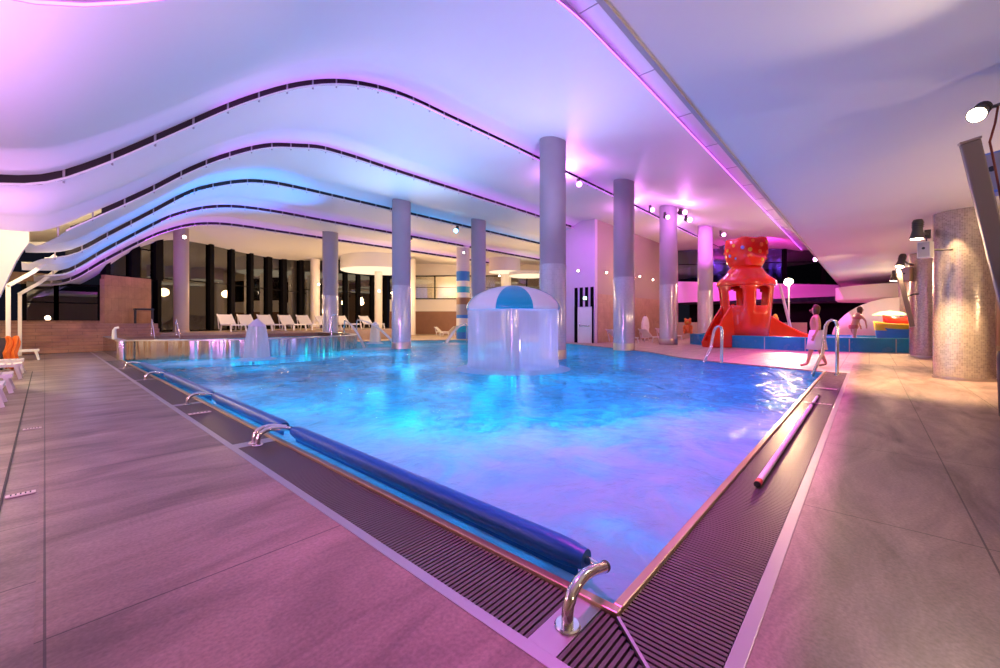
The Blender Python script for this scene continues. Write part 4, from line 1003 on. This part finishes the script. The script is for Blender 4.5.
for (x, y, rz, lb) in ((23.6, 10.4, 60, 'lounger beside the exit door, left of the second tall column'), (25.9, 9.6, 70, 'lounger right of the second tall column, nearest the water'), (28.9, 9.7, 70, 'lounger standing in front of the white bathrobe'), (22.6, 25.2, 30, 'lounger on the far deck left of the striped column'), (25.4, 22.6, 30, 'lounger on the far deck close behind the striped column'), (24.5, 29.8, 200, 'lounger by the far brown wall')):
    dup(l0, (x, y, 0), R(rz), lb, 'loungers on the far deck')
# stool by timber wall
t = thing('side_table', 'small dark table in front of the brown timber wall', 'table', (3.35, 27.2, 1.17))
MB().box((0, 0, .72), (.75, .5, .08)).build('table_top', M['black'], t, bevel=.01)
for sx in (-.33, .33):
    for sy in (-.2, .2): MB().box((sx, sy, .35), (.05, .05, .7)).build('leg', M['black'], t)
# black chair with orange towel at left
t = thing('folding_screen', 'dark low screen at the left frame edge behind the loungers', 'screen', (-1.12, 17.2, 0))
MB().box((0, 0, .46), (.9, .06, .78)).build('screen_panel', M['black'], t, bevel=.01)
for s_ in (-.35, .35): MB().box((s_, 0, .05), (.05, .4, .1)).build('foot', M['black'], t)
rows = []
for k in range(9):
    q = k/8; rows.append([(-.70+.24*j/8+.03*sin(q*9), 17.05-.10*sin(q*3)*(.3 if q < .5 else 1)+.03*sin(j*1.9), .88-.85*q+.03*sin(j*1.3)) for j in range(9)])
tag(MB().grid(rows).build('orange_towel', M['orangetowel'], smooth=True, solid=.05), 'orange towel hanging down at the end of the dark screen', 'towel')

# bathrobe on a stand
t = thing('bathrobe', 'white bathrobe hanging in front of the tan wall', 'bathrobe', (27.3, 11.3, 0))
MB().tube([(0, 0, 0), (0, 0, 1.7)], .025).build('stand_pole', M['fixture'], t)
MB().lathe([(.2, 0), (.2, .03), (0, .04)], seg=20).build('stand_base', M['fixture'], t)
rows = []
for z, w_, dd in ((.15, .42, .2), (.6, .38, .2), (1.0, .33, .17), (1.3, .36, .17), (1.5, .28, .14), (1.62, .1, .08)):
    rows.append([(w_*cos(a)*(1+.08*sin(7*a)), dd*sin(a)*(1+.08*sin(7*a)), z) for a in [2*pi*k/28 for k in range(29)]])
MB().grid(rows).build('robe_body', M['towel'], t, smooth=True)
for s_ in (-1, 1): MB().tube([(s_*.26, 0, 1.45), (s_*.4, 0, 1.15), (s_*.42, 0, .8)], [.09, .1, .11], 12).build('sleeve', M['towel'], t, smooth=True)
MB().lathe([(.34, .98), (.355, 1.02), (.34, 1.06)], seg=24).build('belt', M['whitepl'], t, smooth=True).scale = (1, .55, 1)
# dark shrub stand near far wall
# ------------------------------------------------------------------ people
def skin_body(name, joints, edges, m, parent, root=0, sub=2):
    me = bpy.data.meshes.new(name); me.from_pydata([j[0] for j in joints], edges, []); me.materials.append(m)
    o = bpy.data.objects.new(name, me); COL.objects.link(o); o.parent = parent
    md = o.modifiers.new('skin', 'SKIN'); sv = me.skin_vertices[0].data
    for i, j in enumerate(joints): sv[i].radius = (j[1], j[2] if len(j) > 2 else j[1]); sv[i].use_root = (i == root)
    md.use_smooth_shade = True
    s_ = o.modifiers.new('sub', 'SUBSURF'); s_.levels = s_.render_levels = sub
    return o
def person(label, loc, rz, pose, clothes, hairlong=True):
    t = thing('person', label, 'person', loc, rz)
    J = pose; E = []
    names = list(J.keys()); idx = {n: i for i, n in enumerate(names)}
    def e(*ch): 
        for a, b in zip(ch, ch[1:]): E.append((idx[a], idx[b]))
    e('pelvis', 'waist', 'chest', 'neck0', 'neck', 'jaw', 'head', 'crown')
    for s_ in 'LR':
        e('pelvis', 'hip'+s_, 'knee'+s_, 'ankle'+s_, 'toe'+s_); e('neck0', 'sho'+s_, 'elb'+s_, 'wri'+s_, 'palm'+s_)
        for q in range(4): e('palm'+s_, 'f%d%s' % (q, s_))
        e('wri'+s_, 'th'+s_)
    skin_body('body', [J[n] for n in names], E, M['skin'], t)
    h = Vector(J['head'][0])
    rows = []
    for (zz, r_) in ((-.09 if not hairlong else -.22, .05), (-.05, .10), (.03, .112), (.09, .10), (.13, .06), (.145, .01)):
        rows.append([(h.x-.02+r_*cos(a)*.95, h.y+r_*sin(a)*.85, h.z+zz) for a in [R(60)+R(240)*k/16 for k in range(17)]])
    hair = MB().grid(rows).build('hair', M['hair'], t, smooth=True, solid=.02)
    for sy in (-.03, .03): MB().lathe([(.001, -.012), (.012, 0), (.001, .012)], (h.x+.092, h.y+sy, h.z+.01), 10).build('eye', M['black'], t, smooth=True)
    MB().tube([(h.x+.09, h.y, h.z+.01), (h.x+.104, h.y, h.z-.03), (h.x+.09, h.y, h.z-.045)], [.008, .014, .008], 8).build('nose', M['skin'], t, smooth=True)
    MB().box((h.x+.088, h.y, h.z-.07), (.01, .045, .012)).build('mouth', M['bikini'], t, bevel=.003)
    clothes(t, J)
    return t
def base_pose(lean=0, step=.0, armL=None, armR=None):
    P = {}
    P['pelvis'] = ((0, 0, .92), .125, .145); P['waist'] = ((.02+lean*.2, 0, 1.08), .105, .125); P['chest'] = ((.03+lean*.5, 0, 1.28), .12, .15)
    P['neck0'] = ((lean*.8, 0, 1.42), .075, .10); P['neck'] = ((lean*.95+.01, 0, 1.48), .052); P['jaw'] = ((lean*1.1+.04, 0, 1.55), .062); P['head'] = ((lean*1.15+.03, 0, 1.62), .092, .08); P['crown'] = ((lean*1.15+.015, 0, 1.68), .075, .065)
    for s_, y, st in (('L', .1, step), ('R', -.1, -step)):
        P['hip'+s_] = ((0, y, .86), .10); P['knee'+s_] = ((st*.5+.03, y, .48), .062); P['ankle'+s_] = ((st, y*.9, .09), .038); P['toe'+s_] = ((st+.17, y*1.1, .035), .032, .04)
    arms = {'L': armL or [(0, .2, 1.4), (-.02, .27, 1.12), (.08, .27, .88)], 'R': armR or [(0, -.2, 1.4), (-.02, -.27, 1.12), (.08, -.27, .88)]}
    for s_ in 'LR':
        a, b, c = [Vector(v) for v in arms[s_]]; a = a+Vector((lean*.8, 0, 0)); b += Vector((lean*.6, 0, 0))
        d = (c-b).normalized(); side = d.cross(Vector((0, 1, 0))).normalized()
        P['sho'+s_] = (tuple(a), .052); P['elb'+s_] = (tuple(b), .038); P['wri'+s_] = (tuple(c), .026)
        pm = c+d*.06; P['palm'+s_] = (tuple(pm), .022, .03)
        for q in range(4): P['f%d%s' % (q, s_)] = (tuple(pm+d*(.075+.012*(q in (1, 2)))+side*(q-1.5)*.02+Vector((0, 0, 0))), .009)
        P['th'+s_] = (tuple(c+d*.05+side*.05), .010)
    return P
def bikini(t, J):
    MB().lathe([(.150, .80), (.178, .88), (.165, .97)], seg=24).build('swim_bottom', M['bikini'], t, smooth=True).scale = (.95, 1.12, 1)
    c = Vector(J['chest'][0])
    MB().lathe([(.155, -.05), (.172, .0), (.15, .06)], (0, 0, 0), seg=24).build('swim_top', M['bikini'], t, smooth=True)
    t.children[-1].location = (c.x, 0, 1.27); t.children[-1].scale = (.92, 1.08, 1)
def towelwrap(t, J):
    rows = [[(r_*cos(a)*(1+.05*sin(6*a)), r_*1.15*sin(a)*(1+.05*sin(6*a)), z) for a in [2*pi*k/28 for k in range(29)]] for r_, z in ((.24, .50), (.21, .7), (.185, .9), (.155, 1.04))]
    MB().grid(rows).build('towel_wrap', M['towel'], t, smooth=True, solid=.015)
person('woman in a coral bikini standing behind the blue wall, leaning forward', (23.4, .5, .16), R(300), base_pose(.20, .12, armL=[(0, .18, 1.38), (.22, .30, 1.16), (.40, .28, .92)], armR=[(0, -.18, 1.38), (.16, -.28, 1.15), (.34, -.22, .95)]), bikini)
person('person walking in a white towel wrap near the far pool ladder', (14.6, 1.1, 0), R(100), base_pose(.02, .22), towelwrap)

# ------------------------------------------------------------------ lights of the place and added fill
MAG = (1, .20, .92); VIO = (.55, .18, 1); CY = (.01, .62, .95); WARM = (1, .62, .30); WW = (1, .78, .58)
# magenta spots under the strip ceiling; the aisle ceiling's edge cuts their light off along the deck
for k in range(15): lamp('SPOT', (3.2+2.5*k, 2.60, 6.75), 1050, (1, .05, .80), (3.2+2.5*k, 1.3, 0), .07, 66, .9, name='recess_light')
# underwater floods
for (x, y, e, c) in ((2.5, 6.4, 120, (.01, .62, .95)), (2.9, 4.3, 130, (.01, .62, .95)), (3.7, 3.3, 120, (.02, .58, .95)), (4.8, 2.5, 110, (.02, .58, .95)), (6.2, 1.9, 100, (.02, .58, .95)), (2.6, 9.0, 90, CY), (5.6, 6.0, 120, (.0, .62, .95)), (8.2, 4.6, 120, (.0, .58, .95)), (9.4, 2.2, 60, (.2, .3, 1)), (7.0, 9.8, 150, (.0, .55, 1)), (11, 10.8, 150, (.0, .55, 1)), (12.5, 6.0, 70, (.15, .3, 1)), (4.2, 12.6, 110, CY), (8.8, 14.6, 150, CY), (14.5, 9.0, 90, (.15, .3, 1)), (15.8, 14.5, 160, (0, .85, .9)), (13.5, 19, 170, (.0, .7, 1)), (3.3, 16.0, 110, CY), (17.8, 14.5, 150, (.0, .95, .8)), (8.8, 17.0, 90, CY)):
    lamp('POINT', (x, y, -.85), e, c, size=.46, name='underwater_light')
lamp('POINT', (8.71+.5, 7.36, .6), 55, (.45, .35, 1), size=.2, name='fountain_light')
lamp('POINT', (5, 22, .35), 60, (.2, .35, 1), size=.2, name='whirlpool_light')
# added colour floods without fixtures, tinting the ceiling from below
lamp('SPOT', (10.6, 7.0, 3.0), 850, (.60, .52, 1), (8.0, 7.2, 7.4), .25, 150, 1, name='added_ceiling_flood')
lamp('SPOT', (10.0, 14.5, 3.0), 900, (.35, .62, 1), (8.5, 13.0, 7.0), .15, 140, 1, name='added_ceiling_flood')
lamp('SPOT', (-1.9, 3.0, .9), 2300, (.9, .36, 1), (2.0, 7.0, 6), .2, 150, 1, name='added_left_flood')
lamp('SPOT', (-1.4, 10.0, .8), 1000, (.88, .36, 1), (2.0, 12.4, 4.6), .2, 130, 1, name='added_left_flood')
lamp('SPOT', (11.9, 17.7, 2.2), 5200, (.01, .25, 1), (4.2, 19.6, 6.0), .1, 60, .8, name='added_curve_flood')  # added spots with no fixture, colouring the curved panels
lamp('SPOT', (1.6, 23.0, 1.7), 420, (.55, .08, 1), (2.6, 25.2, 4.9), .03, 90, .8, name='added_curve_flood')
lamp('SPOT', (1.2, 24.6, 1.6), 350, (.4, .4, 1), (4, 20, 6), .2, 130, 1, name='added_left_flood')
# added fill for the aisle ceiling and near hall, then the side room
for x in (.2, 3.9, 8.8, 10.8, 17.5, 25.5, 33): lamp('SPOT', (x, -4.3, 1.6), 420, (1, .70, .42), (x, -1.2, 3.75), .2, 135, 1, name='added_aisle_fill')
lamp('POINT', (2.5, 2.5, 5.4), 110, (.85, .48, 1), size=.5, name='added_hall_fill')
lamp('POINT', (-2.2, 4.5, 2.4), 260, (1, .50, .72), size=.3, name='added_hall_fill')
lamp('POINT', (-2.3, 8.5, 2.2), 200, (1, .55, .60), size=.3, name='added_hall_fill')
lamp('POINT', (-1.0, 14.7, 3.5), 90, (1, .80, .50), size=.06, name='side_room_light')
lamp('POINT', (-.75, 18.0, 3.6), 420, (1, .80, .50), size=.06, name='side_room_light')
lamp('POINT', (-1.9, 14.0, 1.6), 160, (1, .72, .42), size=.3, name='side_room_light')
lamp('POINT', (-1.9, 20.0, 1.8), 200, (1, .72, .42), size=.3, name='side_room_light')
# spots on the pillars
lamp('SPOT', (5.75, -.7, 3.15), 200, WW, (4.0, 0, 2.6), .05, 100, .8, name='pillar_and_fill_spot')
lamp('SPOT', (12.24, -.72, 2.95), 1500, WARM, (12.3, -1.0, 0), .05, 95, .5, name='pillar_and_fill_spot')
lamp('SPOT', (13.1, -1.3, 3.5), 260, WARM, (13.35, -1.5, 0), .03, 60, .6, name='pillar_and_fill_spot')
lamp('SPOT', (18.8, -.72, 3.0), 1300, WARM, (18.6, -.7, 0), .05, 120, .6, name='pillar_and_fill_spot')
lamp('SPOT', (24.9, -.72, 3.0), 900, WARM, (24.8, -.7, 0), .05, 130, .6, name='pillar_and_fill_spot')
# far hall
lamp('SPOT', (28.8, 3.5, 3.55), 3600, WARM, (14, 2.2, .0), .18, 70, .9, name='flood_light')
lamp('POINT', (28.75, 3.5, 3.4), 150, WARM, size=.12, name='flood_light')
for (x, y, z, e) in ((6.5, 28.2, 3.0, 160), (10.5, 30.0, 3.2, 260), (15.5, 31.0, 3.6, 420), (19.5, 28, 3.4, 480), (24, 27, 3.4, 480), (27.5, 19.5, 4.2, 420), (29, 33.5, 4.6, 900), (24.5, 9.8, 4.2, 200), (30, 9.5, 4.0, 200), (27, -.5, 2.5, 120)):
    lamp('POINT', (x, y, z), e, WARM, size=.25, name='terrace_and_fill_light')
for (x, y, z) in ((18.0, 24.0, 3.2), (15.5, 23.5, 3.4), (22.5, 17.5, 4.0)): lamp('POINT', (x, y, z), 330, (1, .66, .34), size=.03, name='terrace_and_fill_light')  # added points that warm the far ceiling panels
for x in (6.5, 11.0, 15.5): lamp('POINT', (x, 25.2, 1.9), 130, WARM, size=.02, name='terrace_and_fill_light')  # tiny points added to brighten the terrace front
lamp('SPOT', (17.5, 10.5, 6.0), 800, (.65, .12, 1), (21.5, 13.2, 4), .1, 80, .8, name='wall_wash')
lamp('SPOT', (33, 6.0, 6.8), 3000, (1, .03, .65), (39, 6, 3.8), .1, 140, .8, name='wall_wash')
for q in (.2, .5, .8): lamp('POINT', (35.6+8.9*q+.35, 12.2-14.2*q+.2, 6.0), 420, (.42, .12, 1), size=.03, name='added_curtain_glow')  # added violet glow between glass and curtain
lamp('SPOT', (18.8, -.6, 3.1), 450, (1, .62, .35), (23.5, 4.6, 2.6), .05, 60, .8, name='pillar_and_fill_spot')  # extra warm spot added to brighten the slide tower
lamp('SPOT', (26.0, 7.0, 7.0), 2600, (1, .12, 1), (29.4, 8.1, 6.2), .1, 50, .8, name='wall_wash')
lamp('POINT', (14.2, 9.2, 6.95), 300, (.9, .25, 1), size=.1, name='spot_glow')
lamp('POINT', (20.6, 9.3, 7.0), 240, (.9, .25, 1), size=.1, name='spot_glow')
lamp('POINT', (26.6, 9.0, 7.0), 300, (.9, .25, 1), size=.1, name='spot_glow')
lamp('POINT', (21.9, 7.2, 6.8), 220, (.9, .25, 1), size=.12, name='spot_glow')

w = bpy.data.worlds.new('World'); scene.world = w; w.use_nodes = True
bg = w.node_tree.nodes['Background']; bg.inputs[0].default_value = (.05, .05, .09, 1); bg.inputs[1].default_value = .15

# ------------------------------------------------------------------ camera
cam = bpy.data.cameras.new('Camera'); cam.sensor_width = 36; cam.lens = 410/1000*36; cam.shift_y = -.013; cam.clip_start = .05; cam.clip_end = 200
co = bpy.data.objects.new('Camera', cam); COL.objects.link(co); co.location = (0, 0, 1.3)
fwd = Vector((.743, .669, 0)).normalized(); co.rotation_euler = fwd.to_track_quat('-Z', 'Y').to_euler()
scene.camera = co
scene.view_settings.view_transform = 'Standard'; scene.view_settings.look = 'None'; scene.view_settings.gamma = 1; scene.view_settings.exposure = -0.22
scene.view_settings.use_curve_mapping = False
c = scene.cycles
c.use_denoising = True; c.max_bounces = 8; c.diffuse_bounces = 4; c.glossy_bounces = 4; c.transparent_max_bounces = 12
c.sample_clamp_indirect = 6; c.caustics_reflective = False; c.caustics_refractive = False
